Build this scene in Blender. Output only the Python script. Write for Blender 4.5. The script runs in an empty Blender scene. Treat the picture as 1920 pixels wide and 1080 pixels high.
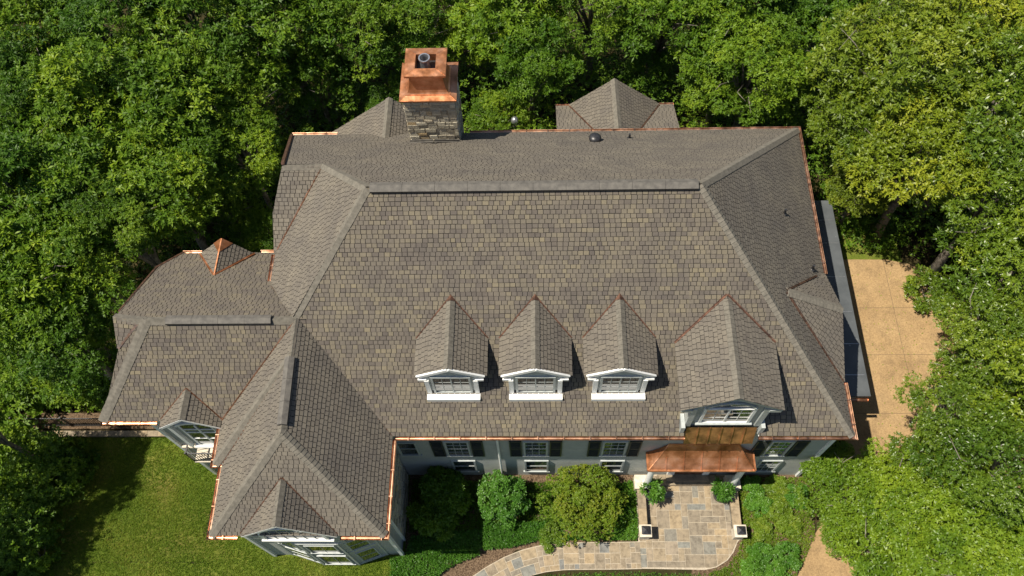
import bpy, math, random
import numpy as np
from mathutils import Matrix, Vector
sc = bpy.context.scene
# ---------------------------------------------------------------- camera
H = 36.3
RM = [[0.9994727, 0.0067527, 0.0317601], [0.008577, 0.8884891, -0.4588176], [-0.0313168, 0.4588481, 0.8879627]]
cam_d = bpy.data.cameras.new('camera'); cam = bpy.data.objects.new('camera', cam_d)
sc.collection.objects.link(cam); sc.camera = cam
m = Matrix([r + [0] for r in RM] + [[0, 0, 0, 1]]); m.translation = (0, 0, H)
cam.matrix_world = m
cam_d.sensor_width = 36; cam_d.lens = 36 * 1589.75 / 1920
cam_d.clip_start = .5; cam_d.clip_end = 800
# ---------------------------------------------------------------- light
SUN = Vector((-.48, -.10, 1)).normalized()
w = bpy.data.worlds.new('World'); sc.world = w; w.use_nodes = True
nt = w.node_tree; bg = nt.nodes['Background']
sky = nt.nodes.new('ShaderNodeTexSky'); sky.sky_type = 'NISHITA'; sky.sun_disc = False
sky.sun_elevation = math.asin(SUN.z); sky.sun_rotation = math.atan2(SUN.x, SUN.y)
nt.links.new(sky.outputs[0], bg.inputs[0]); bg.inputs[1].default_value = .06
ld = bpy.data.lights.new('sun', 'SUN'); ld.energy = 4.8; ld.angle = math.radians(.5); ld.color = (1, .92, .78)
sun = bpy.data.objects.new('sun', ld); sc.collection.objects.link(sun)
sun.rotation_euler = SUN.to_track_quat('Z', 'Y').to_euler(); sun.location = (-30, -6, 60)
sc.view_settings.view_transform = 'Standard'; sc.view_settings.look = 'None'
sc.view_settings.exposure = 0.58; sc.view_settings.gamma = 1
# ---------------------------------------------------------------- materials
MAT = {}
def node(nt, t, **kw):
    n = nt.nodes.new(t)
    for k, v in kw.items():
        if hasattr(n, k): setattr(n, k, v)
    return n
def setin(n, **kw):
    for k, v in kw.items():
        n.inputs[k.replace('_', ' ')].default_value = v
def ramp(nt, fac, stops):
    r = nt.nodes.new('ShaderNodeValToRGB'); e = r.color_ramp.elements
    while len(e) < len(stops): e.new(.5)
    for k, (p, c) in enumerate(stops): e[k].position = p; e[k].color = (*c, 1)
    nt.links.new(fac, r.inputs[0]); return r.outputs[0]
def noise(nt, scale, detail=4, rough=.6, vec=None, out=0):
    n = nt.nodes.new('ShaderNodeTexNoise'); n.inputs['Scale'].default_value = scale
    n.inputs['Detail'].default_value = detail; n.inputs['Roughness'].default_value = rough
    if vec is None:
        g = nt.nodes.new('ShaderNodeNewGeometry'); vec = g.outputs['Position']
    nt.links.new(vec, n.inputs['Vector']); return n.outputs[out]
def mix(nt, a, b, fac, mode='MIX'):
    n = nt.nodes.new('ShaderNodeMixRGB'); n.blend_type = mode
    for i, v in ((0, fac), (1, a), (2, b)):
        if hasattr(v, 'links'): nt.links.new(v, n.inputs[i])
        elif i == 0: n.inputs[0].default_value = v
        else: n.inputs[i].default_value = (*v, 1)
    return n.outputs[0]
def bump(nt, h, strength=.4, dist=.02):
    b = nt.nodes.new('ShaderNodeBump'); b.inputs['Strength'].default_value = strength
    b.inputs['Distance'].default_value = dist; nt.links.new(h, b.inputs['Height']); return b.outputs[0]
def mat(name, col=(.5, .5, .5), rough=.7, metal=0, build=None, spec=.5):
    if name in MAT: return MAT[name]
    mt = bpy.data.materials.new(name); mt.use_nodes = True; nt = mt.node_tree
    b = nt.nodes['Principled BSDF']; b.inputs['Base Color'].default_value = (*col, 1)
    b.inputs['Roughness'].default_value = rough; b.inputs['Metallic'].default_value = metal
    b.inputs['Specular IOR Level'].default_value = spec
    if build: build(nt, b)
    MAT[name] = mt; return mt
def var(c1, c2, scale, bs=0, bscale=None, dist=.01, lo=.35, hi=.65):
    def f(nt, b):
        nt.links.new(ramp(nt, noise(nt, scale), [(lo, c1), (hi, c2)]), b.inputs['Base Color'])
        if bs: nt.links.new(bump(nt, noise(nt, bscale or scale * 4), bs, dist), b.inputs['Normal'])
    return f
def attr(nt, name='tint'):
    a = nt.nodes.new('ShaderNodeAttribute'); a.attribute_name = name; return a
def shingle_build(strong):
    def f(nt, b):
        a = attr(nt)
        if strong:
            st = [(0, (.1, .088, .077)), (.25, (.12, .106, .091)), (.5, (.136, .121, .099)), (.75, (.154, .136, .103)), (1, (.183, .16, .112))]
        else:
            st = [(0, (.112, .1, .086)), (.3, (.132, .119, .101)), (.6, (.149, .135, .113)), (1, (.175, .159, .131))]
        c = ramp(nt, a.outputs['Fac'], st)
        n = noise(nt, .8, 6, .65)
        c = mix(nt, c, ramp(nt, n, [(.3, (.82, .82, .85)), (.7, (1.14, 1.12, 1.06))]), 1, 'MULTIPLY')
        n2 = noise(nt, 45, 3)
        c = mix(nt, c, ramp(nt, n2, [(.25, (.72, .72, .74)), (.75, (1.22, 1.2, 1.17))]), 1, 'MULTIPLY')
        nt.links.new(c, b.inputs['Base Color'])
        nt.links.new(bump(nt, noise(nt, 120, 2), .3, .004), b.inputs['Normal'])
    return f
mat('shingle_mixed', rough=.9, build=shingle_build(True), spec=.25)
mat('shingle_plain', rough=.9, build=shingle_build(False), spec=.25)
mat('shingle_base', (.02, .018, .016), .95)
mat('cap_shingle', (.2, .18, .145), .9, build=var((.115, .106, .088), (.175, .16, .132), 7, .3, 80, .004), spec=.25)
mat('vent_dark', (.075, .07, .063), .8, build=var((.08, .074, .066), (.13, .12, .104), 5))
mat('copper', (.8, .42, .28), .33, 1, build=lambda nt, b: (nt.links.new(ramp(nt, noise(nt, 2.2, 5), [(.3, (.26, .135, .08)), (.5, (.47, .27, .17)), (.72, (.7, .47, .34))]), b.inputs['Base Color']), nt.links.new(ramp(nt, noise(nt, 5, 3), [(.3, (.28,) * 3), (.7, (.5,) * 3)]), b.inputs['Roughness'])))
mat('copper_bright', (.8, .36, .2), .42, .75, build=lambda nt, b: (nt.links.new(ramp(nt, noise(nt, 1.5, 6), [(.32, (.24, .095, .035)), (.5, (.5, .21, .095)), (.7, (.74, .38, .22))]), b.inputs['Base Color']), nt.links.new(ramp(nt, noise(nt, 4, 3), [(.3, (.3,) * 3), (.7, (.55,) * 3)]), b.inputs['Roughness']), nt.links.new(bump(nt, noise(nt, 2.5, 2), .25, .05), b.inputs['Normal'])))  # brown and pale blotches in the base colour stand for varied reflections
mat('copper_aged', (.3, .15, .09), .5, .7, build=var((.09, .055, .042), (.28, .15, .1), 6))
mat('copper_brown', (.3, .16, .05), .4, .7, build=var((.2, .11, .05), (.55, .28, .13), 2.5))
def siding(nt, b):
    g = nt.nodes.new('ShaderNodeNewGeometry'); s = nt.nodes.new('ShaderNodeSeparateXYZ'); nt.links.new(g.outputs['Position'], s.inputs[0])
    m1 = nt.nodes.new('ShaderNodeMath'); m1.operation = 'MULTIPLY'; m1.inputs[1].default_value = 7.5; nt.links.new(s.outputs[2], m1.inputs[0])
    fr = nt.nodes.new('ShaderNodeMath'); fr.operation = 'FRACT'; nt.links.new(m1.outputs[0], fr.inputs[0])
    c = ramp(nt, noise(nt, 3), [(.3, (.31, .325, .31)), (.7, (.38, .395, .375))])
    nt.links.new(mix(nt, c, ramp(nt, fr.outputs[0], [(0, (.55,) * 3), (.1, (1,) * 3), (1, (1,) * 3)]), 1, 'MULTIPLY'), b.inputs['Base Color'])
    inv = nt.nodes.new('ShaderNodeMath'); inv.operation = 'SUBTRACT'; inv.inputs[0].default_value = 1; nt.links.new(fr.outputs[0], inv.inputs[1])
    nt.links.new(bump(nt, inv.outputs[0], .8, .02), b.inputs['Normal'])
mat('siding', rough=.6, build=siding)
mat('shaded_white_trim', (.4, .42, .4), .5, build=var((.33, .36, .36), (.43, .455, .44), 5))  # white trim toned down, shade on the front faces put into its colour
mat('white_paint', (.78, .79, .77), .5, build=var((.7, .71, .69), (.82, .82, .8), 5))
mat('cream_stone', (.6, .54, .43), .8, build=var((.45, .39, .3), (.66, .6, .49), 5, .4, 30))
mat('shutter_paint', (.022, .03, .028), .5, build=var((.016, .022, .02), (.035, .042, .038), 12))
mat('glass', (.02, .03, .03), .03, spec=.9, build=lambda nt, b: nt.links.new(ramp(nt, noise(nt, 1.3, 2), [(.35, (.012, .018, .02)), (.7, (.07, .085, .09))]), b.inputs['Base Color']))
mat('black_metal', (.02, .02, .022), .4, build=var((.012, .012, .014), (.035, .035, .038), 20))
mat('flat_membrane', (.05, .055, .06), .45, build=lambda nt, b: (nt.links.new(mix(nt, ramp(nt, noise(nt, .9, 6), [(.3, (.055, .062, .068)), (.7, (.1, .11, .118))]), (.3, .32, .33), ramp(nt, noise(nt, 3.1, 9, .75), [(.62, (0,) * 3), (.68, (.7,) * 3)])), b.inputs['Base Color'])))
mat('galvanised', (.45, .46, .48), .35, .8, build=var((.35, .36, .38), (.55, .56, .58), 9))
def stone_wall(scale, c1, c2, c3, flat=(1, 1, 1.6)):
    def f(nt, b):
        g = nt.nodes.new('ShaderNodeNewGeometry')
        mp = nt.nodes.new('ShaderNodeMapping'); mp.inputs['Scale'].default_value = flat; nt.links.new(g.outputs['Position'], mp.inputs[0])
        v = nt.nodes.new('ShaderNodeTexVoronoi'); v.inputs['Scale'].default_value = scale; nt.links.new(mp.outputs[0], v.inputs[0])
        e = nt.nodes.new('ShaderNodeTexVoronoi'); e.feature = 'DISTANCE_TO_EDGE'; e.inputs['Scale'].default_value = scale; nt.links.new(mp.outputs[0], e.inputs[0])
        s = nt.nodes.new('ShaderNodeSeparateXYZ'); nt.links.new(v.outputs['Color'], s.inputs[0])
        c = ramp(nt, s.outputs[0], [(0, c1), (.5, c2), (1, c3)])
        c = mix(nt, c, ramp(nt, noise(nt, 18), [(.3, (.6,) * 3), (.7, (1.25,) * 3)]), 1, 'MULTIPLY')
        ed = ramp(nt, e.outputs[0], [(.01, (.25,) * 3), (.07, (1,) * 3)])
        nt.links.new(mix(nt, c, ed, 1, 'MULTIPLY'), b.inputs['Base Color'])
        nt.links.new(bump(nt, ed, 1, .06), b.inputs['Normal'])
    return f
mat('field_stone', rough=.9, build=stone_wall(3.4, (.17, .135, .09), (.26, .23, .175), (.36, .33, .27)))
mat('mortar', (.42, .36, .27), .9, build=var((.33, .28, .21), (.46, .4, .31), 12))
def stone_build(nt, b):
    a = attr(nt)
    c = ramp(nt, a.outputs['Fac'], [(0, (.17, .17, .165)), (.05, (.2, .2, .18)), (.12, (.21, .18, .14)), (.4, (.24, .195, .14)), (.65, (.29, .23, .155)), (.85, (.33, .25, .155)), (1, (.25, .21, .165))])
    c = mix(nt, c, ramp(nt, noise(nt, 5, 7, .7), [(.32, (.55, .53, .5)), (.5, (.92, .92, .9)), (.7, (1.2, 1.18, 1.13))]), 1, 'MULTIPLY')
    nt.links.new(c, b.inputs['Base Color']); nt.links.new(bump(nt, noise(nt, 22, 5), .4, .01), b.inputs['Normal'])
mat('flagstone', rough=.85, build=stone_build)
def chim_build(nt, b):
    a = attr(nt)
    c = ramp(nt, a.outputs['Fac'], [(0, (.28, .25, .2)), (.3, (.4, .37, .29)), (.6, (.5, .46, .37)), (.85, (.58, .54, .44)), (1, (.52, .39, .22))])
    c = mix(nt, c, ramp(nt, noise(nt, 12, 7, .7), [(.3, (.6, .6, .6)), (.65, (1.2, 1.18, 1.12))]), 1, 'MULTIPLY')
    nt.links.new(c, b.inputs['Base Color']); nt.links.new(bump(nt, noise(nt, 14, 6, .7), .9, .05), b.inputs['Normal'])
mat('rubble', rough=.9, build=chim_build)
def drive(nt, b):
    c = ramp(nt, noise(nt, .5, 6), [(.3, (.27, .18, .088)), (.7, (.37, .255, .13))])
    c = mix(nt, c, ramp(nt, noise(nt, 16, 5, .8), [(.3, (.6, .58, .55)), (.7, (1.3, 1.28, 1.25))]), 1, 'MULTIPLY')
    c = mix(nt, c, ramp(nt, noise(nt, 1.6, 4), [(.3, (.8, .8, .81)), (.5, (1, 1, 1)), (.7, (1.08, 1.07, 1.05))]), 1, 'MULTIPLY')
    nt.links.new(c, b.inputs['Base Color']); nt.links.new(bump(nt, noise(nt, 40, 3), .5, .01), b.inputs['Normal'])
mat('aggregate', rough=.9, build=drive)
mat('joint', (.16, .11, .06), .9)
def lawn(nt, b):
    c = ramp(nt, noise(nt, .45, 5), [(.3, (.07, .125, .013)), (.5, (.125, .175, .02)), (.7, (.24, .22, .06))])
    c = mix(nt, c, ramp(nt, noise(nt, 7, 6, .8), [(.3, (.5, .55, .5)), (.7, (1.5, 1.4, 1.3))]), 1, 'MULTIPLY')
    nt.links.new(c, b.inputs['Base Color']); nt.links.new(bump(nt, noise(nt, 30, 4, .8), 1, .08), b.inputs['Normal'])
mat('lawn', rough=.9, build=lawn, spec=.2)
mat('forest_floor', (.03, .03, .015), .95, build=var((.012, .017, .006), (.06, .045, .02), 1.6, .8, 12, .05), spec=.1)
mat('mulch', (.09, .06, .04), .95, build=var((.05, .032, .02), (.2, .14, .09), 18, 1, 40, .03), spec=.1)
mat('bark', (.1, .08, .06), .9, build=var((.08, .068, .055), (.24, .21, .17), 6, .8, 25, .02))
def leafmat(name, stops, rough=.38, trans=.3, spec=.5):
    def f(nt, b):
        a = attr(nt); oi = nt.nodes.new('ShaderNodeObjectInfo')
        c = ramp(nt, a.outputs['Fac'], stops)
        c = mix(nt, c, ramp(nt, oi.outputs['Random'], [(0, (.68, .8, .75)), (.5, (1, 1, 1)), (1, (1.3, 1.2, 1.0))]), 1, 'MULTIPLY')
        nt.links.new(c, b.inputs['Base Color'])
        t = nt.nodes.new('ShaderNodeBsdfTranslucent'); nt.links.new(mix(nt, c, (1.3, 1.5, .6), 1, 'MULTIPLY'), t.inputs[0])
        ms = nt.nodes.new('ShaderNodeMixShader'); ms.inputs[0].default_value = trans
        nt.links.new(b.outputs[0], ms.inputs[1]); nt.links.new(t.outputs[0], ms.inputs[2])
        nt.links.new(ms.outputs[0], nt.nodes['Material Output'].inputs[0])
    return mat(name, rough=rough, build=f, spec=spec)
leafmat('leaf_deep', [(0, (.024, .062, .005)), (.45, (.068, .14, .009)), (.8, (.15, .235, .014)), (1, (.25, .32, .02))], .5, .24, .25)
leafmat('leaf_mid', [(0, (.034, .082, .006)), (.45, (.09, .17, .011)), (.8, (.165, .25, .016)), (1, (.25, .33, .022))], .5, .24, .25)
leafmat('leaf_olive', [(0, (.06, .1, .006)), (.5, (.135, .19, .011)), (.94, (.24, .27, .02)), (1, (.3, .22, .02))], .45, .2, .35)
leafmat('leaf_gloss', [(0, (.034, .08, .006)), (.5, (.095, .155, .01)), (1, (.2, .26, .02))], .38, .2, .45)
leafmat('leaf_bright', [(0, (.055, .12, .008)), (.5, (.125, .205, .012)), (1, (.22, .3, .02))], .42, .25, .35)
leafmat('leaf_dark', [(0, (.025, .075, .01)), (1, (.065, .15, .025))], .45, .25)
leafmat('leaf_rust', [(0, (.1, .17, .01)), (.5, (.19, .25, .016)), (1, (.27, .24, .02))], .5, .25, .3)
leafmat('leaf_lime', [(0, (.08, .15, .012)), (.6, (.14, .22, .018)), (1, (.22, .27, .03))], .45, .3, .4)
leafmat('leaf_fresh', [(0, (.04, .12, .012)), (.6, (.08, .2, .02)), (1, (.13, .25, .035))], .45, .3, .4)
leafmat('grass_blade', [(0, (.06, .12, .01)), (.5, (.115, .18, .017)), (.8, (.185, .22, .032)), (1, (.33, .28, .09))], .6, .3, .2)
# ---------------------------------------------------------------- helpers
col = sc.collection
class MB:
    def __init__(s): s.v = []; s.f = []; s.m = []; s.t = []
    def poly(s, pts, mi=0, t=.5):
        b = len(s.v); s.v += [tuple(p) for p in pts]; s.f.append(tuple(range(b, b + len(pts)))); s.m.append(mi); s.t.append(t)
    def quad(s, a, b, c, d, mi=0, t=.5): s.poly((a, b, c, d), mi, t)
    def hexa(s, lo, hi, mi=0, t=.5):   # lo, hi: matching rings (lo counter-clockwise seen from above)
        n = len(lo); b = len(s.v); s.v += [tuple(p) for p in lo] + [tuple(p) for p in hi]
        F = [tuple(b + i for i in reversed(range(n))), tuple(b + n + i for i in range(n))]
        F += [(b + i, b + (i + 1) % n, b + n + (i + 1) % n, b + n + i) for i in range(n)]
        for f in F: s.f.append(f); s.m.append(mi); s.t.append(t)
    def box(s, x0, x1, y0, y1, z0, z1, mi=0, t=.5):
        s.hexa([(x0, y0, z0), (x1, y0, z0), (x1, y1, z0), (x0, y1, z0)], [(x0, y0, z1), (x1, y0, z1), (x1, y1, z1), (x0, y1, z1)], mi, t)
    def prism(s, pts, z0, z1, mi=0, t=.5):
        s.hexa([(p[0], p[1], z0) for p in pts], [(p[0], p[1], z1) for p in pts], mi, t)
    def bar(s, a, b, w=.05, h=.05, mi=0, up=(0, 0, 1)):
        a = Vector(a); b = Vector(b); d = (b - a).normalized(); u = Vector(up)
        if abs(d.dot(u)) > .98: u = Vector((0, 1, 0))
        r = d.cross(u).normalized() * w / 2; u = r.cross(d).normalized() * h / 2
        R = lambda p: [p - r - u, p + r - u, p + r + u, p - r + u]
        A = R(a); B = R(b); k = len(s.v); s.v += [tuple(p) for p in A + B]
        for f in [(0, 1, 2, 3), (7, 6, 5, 4)] + [((i + 1) % 4, i, 4 + i, 4 + (i + 1) % 4) for i in range(4)]:
            s.f.append(tuple(k + i for i in f)); s.m.append(mi); s.t.append(.5)
    def tube(s, pts, rad, n=10, mi=0, cap=True):
        k = len(s.v); P = [Vector(p) for p in pts]
        for i, p in enumerate(P):
            d = (P[min(i + 1, len(P) - 1)] - P[max(i - 1, 0)]).normalized()
            u = Vector((0, 0, 1)) if abs(d.z) < .95 else Vector((1, 0, 0))
            r = d.cross(u).normalized(); q = r.cross(d)
            for j in range(n):
                a = 2 * math.pi * j / n; s.v.append(tuple(p + (r * math.cos(a) + q * math.sin(a)) * rad[i]))
        for i in range(len(P) - 1):
            for j in range(n):
                s.f.append((k + i * n + j, k + i * n + (j + 1) % n, k + (i + 1) * n + (j + 1) % n, k + (i + 1) * n + j)); s.m.append(mi); s.t.append(.5)
        if cap:
            s.f.append(tuple(k + j for j in reversed(range(n)))); s.m.append(mi); s.t.append(.5)
            s.f.append(tuple(k + (len(P) - 1) * n + j for j in range(n))); s.m.append(mi); s.t.append(.5)
    def lathe(s, c, prof, n=20, mi=0, closed=False):
        k = len(s.v)
        for r, z in prof:
            for j in range(n):
                a = 2 * math.pi * j / n; s.v.append((c[0] + r * math.cos(a), c[1] + r * math.sin(a), c[2] + z))
        for i in range(len(prof) - 1):
            for j in range(n):
                s.f.append((k + i * n + j, k + i * n + (j + 1) % n, k + (i + 1) * n + (j + 1) % n, k + (i + 1) * n + j)); s.m.append(mi); s.t.append(.5)
        s.f.append(tuple(k + (len(prof) - 1) * n + j for j in range(n))); s.m.append(mi); s.t.append(.5)
    def build(s, name, mats, parent=None, smooth=False):
        me = bpy.data.meshes.new(name); me.from_pydata(s.v, [], s.f)
        if isinstance(mats, str): mats = [mats]
        for q in mats: me.materials.append(MAT[q])
        me.polygons.foreach_set('material_index', s.m)
        a = me.attributes.new('tint', 'FLOAT', 'FACE'); a.data.foreach_set('value', s.t)
        if smooth: me.polygons.foreach_set('use_smooth', [True] * len(s.f))
        o = bpy.data.objects.new(name, me); col.objects.link(o)
        if parent: o.parent = parent; o.matrix_parent_inverse = PINV.get(parent.name, Matrix())
        return o
PINV = {}
def empty(name, loc, label=None, cat=None, group=None, rz=0, sz=1):
    o = bpy.data.objects.new(name, None); col.objects.link(o); o.location = loc; o.rotation_euler.z = rz; o.scale = (sz,) * 3
    o.empty_display_size = .3
    PINV[o.name] = Matrix.Translation(-Vector(loc))   # children are built in world coordinates
    tag(o, label, cat, group); return o
def tag(o, label=None, cat=None, group=None, kind=None):
    for k, v in (('label', label), ('category', cat), ('group', group), ('kind', kind)):
        if v: o[k] = v
    return o
def sub(parts_parent, name, mb, mats, **k):
    """child of a mesh part (the parent mesh sits in world coordinates already)"""
    o = mb.build(name, mats, None, **k); o.parent = parts_parent
    return o
rnd = random.Random(7)
# polygon clipping in 2D
def clip(sub_, cl):
    out = sub_
    for i in range(len(cl)):
        a = cl[i]; b = cl[(i + 1) % len(cl)]; inp = out; out = []
        if not inp: return []
        side = lambda p: (b[0] - a[0]) * (p[1] - a[1]) - (b[1] - a[1]) * (p[0] - a[0])
        for j in range(len(inp)):
            p = inp[j]; q = inp[(j + 1) % len(inp)]; sp = side(p); sq = side(q)
            if sp >= 0: out.append(p)
            if (sp >= 0) != (sq >= 0):
                t = sp / (sp - sq); out.append((p[0] + t * (q[0] - p[0]), p[1] + t * (q[1] - p[1])))
    return out
EXP = .16; TAB = .195
def facet(mb, pts, exp=EXP, tabw=TAB, colour=1.0):
    """lay real overlapping shingle tabs over one plane of a roof; material 0 = tabs, 1 = underlayment"""
    P = [Vector(p) for p in pts]
    n = Vector((0, 0, 0))
    for i in range(len(P)): n += (P[i]).cross(P[(i + 1) % len(P)])
    n.normalize()
    if n.z < 0: n = -n; P = P[::-1]
    up = Vector((0, 0, 1)) - n * n.z
    up.normalize(); u = up.cross(n).normalized()      # u horizontal along the eave, up = upslope
    if u.cross(up).dot(n) < 0: u = -u
    O = P[0]
    to2 = lambda p: ((p - O).dot(u), (p - O).dot(up))
    poly = [to2(p) for p in P]
    area = sum(poly[i][0] * poly[(i + 1) % len(poly)][1] - poly[(i + 1) % len(poly)][0] * poly[i][1] for i in range(len(poly)))
    if area < 0: poly = poly[::-1]
    mb.poly([O + u * a + up * b for a, b in poly], 1)
    z0 = O.z; sl = up.z
    vmin = min(p[1] for p in poly); vmax = max(p[1] for p in poly); umin = min(p[0] for p in poly); umax = max(p[0] for p in poly)
    lowest = min(p[1] for p in poly)
    r = 0; v = lowest
    hw = 0
    while v < vmax:
        x = umin - rnd.random() * tabw
        rowt = rnd.gauss(0, .05)
        while x < umax:
            w = tabw * rnd.choice((.85, .95, 1, 1, 1.05, 1.2))
            dv = rnd.choice((0, 0, .006, .012))
            q = [(x + .011, v + .014 + dv), (x + w - .011, v + .014 + dv), (x + w - .011, v + exp + .004), (x + .011, v + exp + .004)]
            if rnd.random() < .72: hw = rnd.random()
            c = clip(q, poly)
            if len(c) >= 3:
                lift = lambda b: .024 - .016 * (b - v) / exp
                top = [O + u * a + up * b + n * lift(b) for a, b in c]
                t = min(1, max(0, .47 + (hw - .5) * .72 * colour + rowt + rnd.gauss(0, .09)))
                mb.poly(top, 0, t)
                # butt edge
                lo = [(a, b) for a, b in c if b < v + .03]
                if len(lo) >= 2:
                    lo.sort(); a0, a1 = lo[0], lo[-1]
                    A = O + u * a0[0] + up * a0[1]; B = O + u * a1[0] + up * a1[1]
                    mb.poly([A, B, B + n * .024, A + n * .024], 1, .1)
            x += w
        v += exp; r += 1
    return n
def cap(mb, p, q, n1, n2, w=.18, step=.17, lift=.035, th=.022, mi=0):
    """overlapping cap shingles from p (low) to q (high)"""
    p = Vector(p); q = Vector(q); d = (q - p); L = d.length; d.normalize()
    def sd(n, other):
        s = Vector(n).cross(d).normalized()
        if s.dot(Vector(other)) > 0: s = -s
        if s.z > 0 and abs(s.z) > .02: s = -s
        return s
    nn1, nn2 = Vector(n1).normalized(), Vector(n2).normalized()
    s1 = sd(nn1, nn2 * -1 if False else nn2 - nn1) if False else None
    # side directions lie in each plane and point away from the other plane
    s1 = nn1.cross(d).normalized(); s1 = s1 if s1.dot(nn2) < 0 else -s1
    s2 = nn2.cross(d).normalized(); s2 = s2 if s2.dot(nn1) < 0 else -s2
    nm = (nn1 + nn2).normalized(); k = int(L / step) + 1
    for i in range(k):
        a = p + d * (i * step); e = min((i + 1) * step + .03, L); b = p + d * e
        lo = lift + th; hi = lift
        jit = rnd.uniform(-.006, .006)
        t = rnd.random()
        for s, nn in ((s1, nn1), (s2, nn2)):
            A = a + nm * lo; B = b + nm * hi; C = b + s * (w + jit) + nn * (hi - .012); D = a + s * (w + jit) + nn * (lo - .012)
            mb.quad(A, B, C, D, mi, t); mb.quad(A, D, D - nn * .03, A - nm * .03, mi, t); mb.quad(D, C, C - nn * .04, D - nn * .04, mi, t)
def strip(mb, p, q, n1, n2, w=.05, lift=.03, mi=0):
    """folded metal valley strip"""
    p = Vector(p); q = Vector(q); d = (q - p).normalized(); nn1, nn2 = Vector(n1).normalized(), Vector(n2).normalized()
    s1 = nn1.cross(d).normalized(); s1 = s1 if s1.z > 0 else -s1
    s2 = nn2.cross(d).normalized(); s2 = s2 if s2.z > 0 else -s2
    if s1.dot(s2) > .6: s2 = -s2
    nm = (nn1 + nn2).normalized()
    for s, nn in ((s1, nn1), (s2, nn2)):
        mb.quad(p + nm * lift, q + nm * lift, q + s * w + nn * lift, p + s * w + nn * lift, mi)
        mb.quad(p + s * w + nn * lift, q + s * w + nn * lift, q + s * w - nn * .01, p + s * w - nn * .01, mi)
def gutter(mb, pts, r=.062, mi=0):
    """open half-round copper gutter swept along a level eave line, with joint bands"""
    P = [Vector(p) for p in pts]; N = 9
    prof = [(-r, .0)] + [(-r * math.cos(math.pi * k / (N - 1)), -r * math.sin(math.pi * k / (N - 1))) for k in range(1, N - 1)] + [(r, .0), (r + .012, .006), (r + .012, -.012)]
    rings = []
    for i, p in enumerate(P):
        if i == 0: d = (P[1] - p).normalized(); s = 1
        elif i == len(P) - 1: d = (p - P[i - 1]).normalized(); s = 1
        else:
            d1 = (p - P[i - 1]).normalized(); d2 = (P[i + 1] - p).normalized(); d = (d1 + d2).normalized(); s = 1 / max(.3, d.dot(d1))
        side = d.cross(Vector((0, 0, 1))).normalized() * s
        rings.append([p + side * a + Vector((0, 0, b)) for a, b in prof])
    for i in range(len(P) - 1):
        for j in range(len(prof) - 1): mb.quad(rings[i][j], rings[i + 1][j], rings[i + 1][j + 1], rings[i][j + 1], mi)
        L = (P[i + 1] - P[i]).length; d = (P[i + 1] - P[i]).normalized(); side = d.cross(Vector((0, 0, 1))).normalized()
        k = 0.5
        while k < L - .2:
            c = P[i] + d * k; mb.bar(c - side * (r + .01) + Vector((0, 0, .006)), c + side * (r + .01) + Vector((0, 0, .006)), .03, .012, mi)
            if rnd.random() < .35:
                R2 = [[c + d * e + side * a * 1.07 + Vector((0, 0, b * 1.07)) for a, b in prof[:-2]] for e in (.05, .11)]
                for j in range(len(prof) - 3): mb.quad(R2[0][j], R2[1][j], R2[1][j + 1], R2[0][j + 1], mi)
            k += .95
    for ring in (rings[0], rings[-1]): mb.poly(ring[:-2], mi)
def nrm(*pts):
    P = [Vector(p) for p in pts[:3]]; n = (P[1] - P[0]).cross(P[2] - P[0]).normalized(); return n if n.z > 0 else -n
# ================================================================= HOUSE
house = empty('house', (0, 12, 0), 'large grey house with brown shingle roofs, copper gutters and white gabled dormers', 'house')
EZ = 6.3
RR = (5.5, 16.3, 12.3); RL = (-5.87, 16.3, 12.3); FR = (11.3, 9.4, EZ); BR = (11.3, 23.2, EZ); J = (-8.72, 12.82, 9.28); V = (-5.43, 9.4, EZ)
fz = lambda y: EZ + (y - 9.4) * 6 / 6.9
nF = nrm(RR, RL, FR); nBk = nrm(RR, RL, BR); nRt = nrm(FR, BR, RR)
mb = MB()
# front slope, notched where the big dormer meets the eave
front = [FR, RR, RL, J, V]
def cutx(poly, x, keep_right):   # clip in plan
    q = [(p[0], p[1]) for p in poly]
    big = [(x, -50), (60, -50), (60, 60), (x, 60)] if keep_right else [(-60, -50), (x, -50), (x, 60), (-60, 60)]
    a = sum(q[i][0] * q[(i + 1) % len(q)][1] - q[(i + 1) % len(q)][0] * q[i][1] for i in range(len(q)))
    if a < 0: q = q[::-1]
    return clip(q, big)
def cuty(q, y): return clip(q, [(-60, y), (60, y), (60, 60), (-60, 60)])
onF = lambda q: [(x, y, fz(y)) for x, y in q]
A_ = cutx(front, 5.22, False); C_ = cutx(front, 7.92, True)
B_ = cuty(cutx([(x, y, 0) for x, y in cutx(front, 5.22, True)], 7.92, False), 9.66)
# one mesh of tabs for the whole slope so that courses run through
rs = rnd.getstate()
facet(mb, onF(A_)); facet(mb, onF(C_))
# keep courses aligned above the notch: start at the same eave line
k = math.ceil((Vector((0, 9.66, fz(9.66))) - Vector((0, 9.4, EZ))).length / EXP); y1 = 9.4 + k * EXP * 6.9 / math.hypot(6.9, 6)
facet(mb, onF(cuty(cutx([(x, y, 0) for x, y in cutx(front, 5.22, True)], 7.92, False), y1)))
roof = mb.build('roof', ['shingle_mixed', 'shingle_base'], house)
mb = MB()
LS = 1.03
lz = lambda x: 12.3 - LS * (-5.87 - x)
Bs = (-8.2, 18.97, 9.94)
facet(mb, [FR, BR, RR], colour=.6)
bz = lambda y: EZ + (23.2 - y) * 6 / 6.9
Bz = (-8.2, 18.97, bz(18.97)); facet(mb, [BR, RR, RL, Bz, (-8.2, 23.2, EZ)], colour=.6); facet(mb, [(-8.2, 23.2, EZ), Bz, (-9.75, 18.97, bz(18.97)), (-10.85, 23.2, EZ)], colour=.6)
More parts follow.
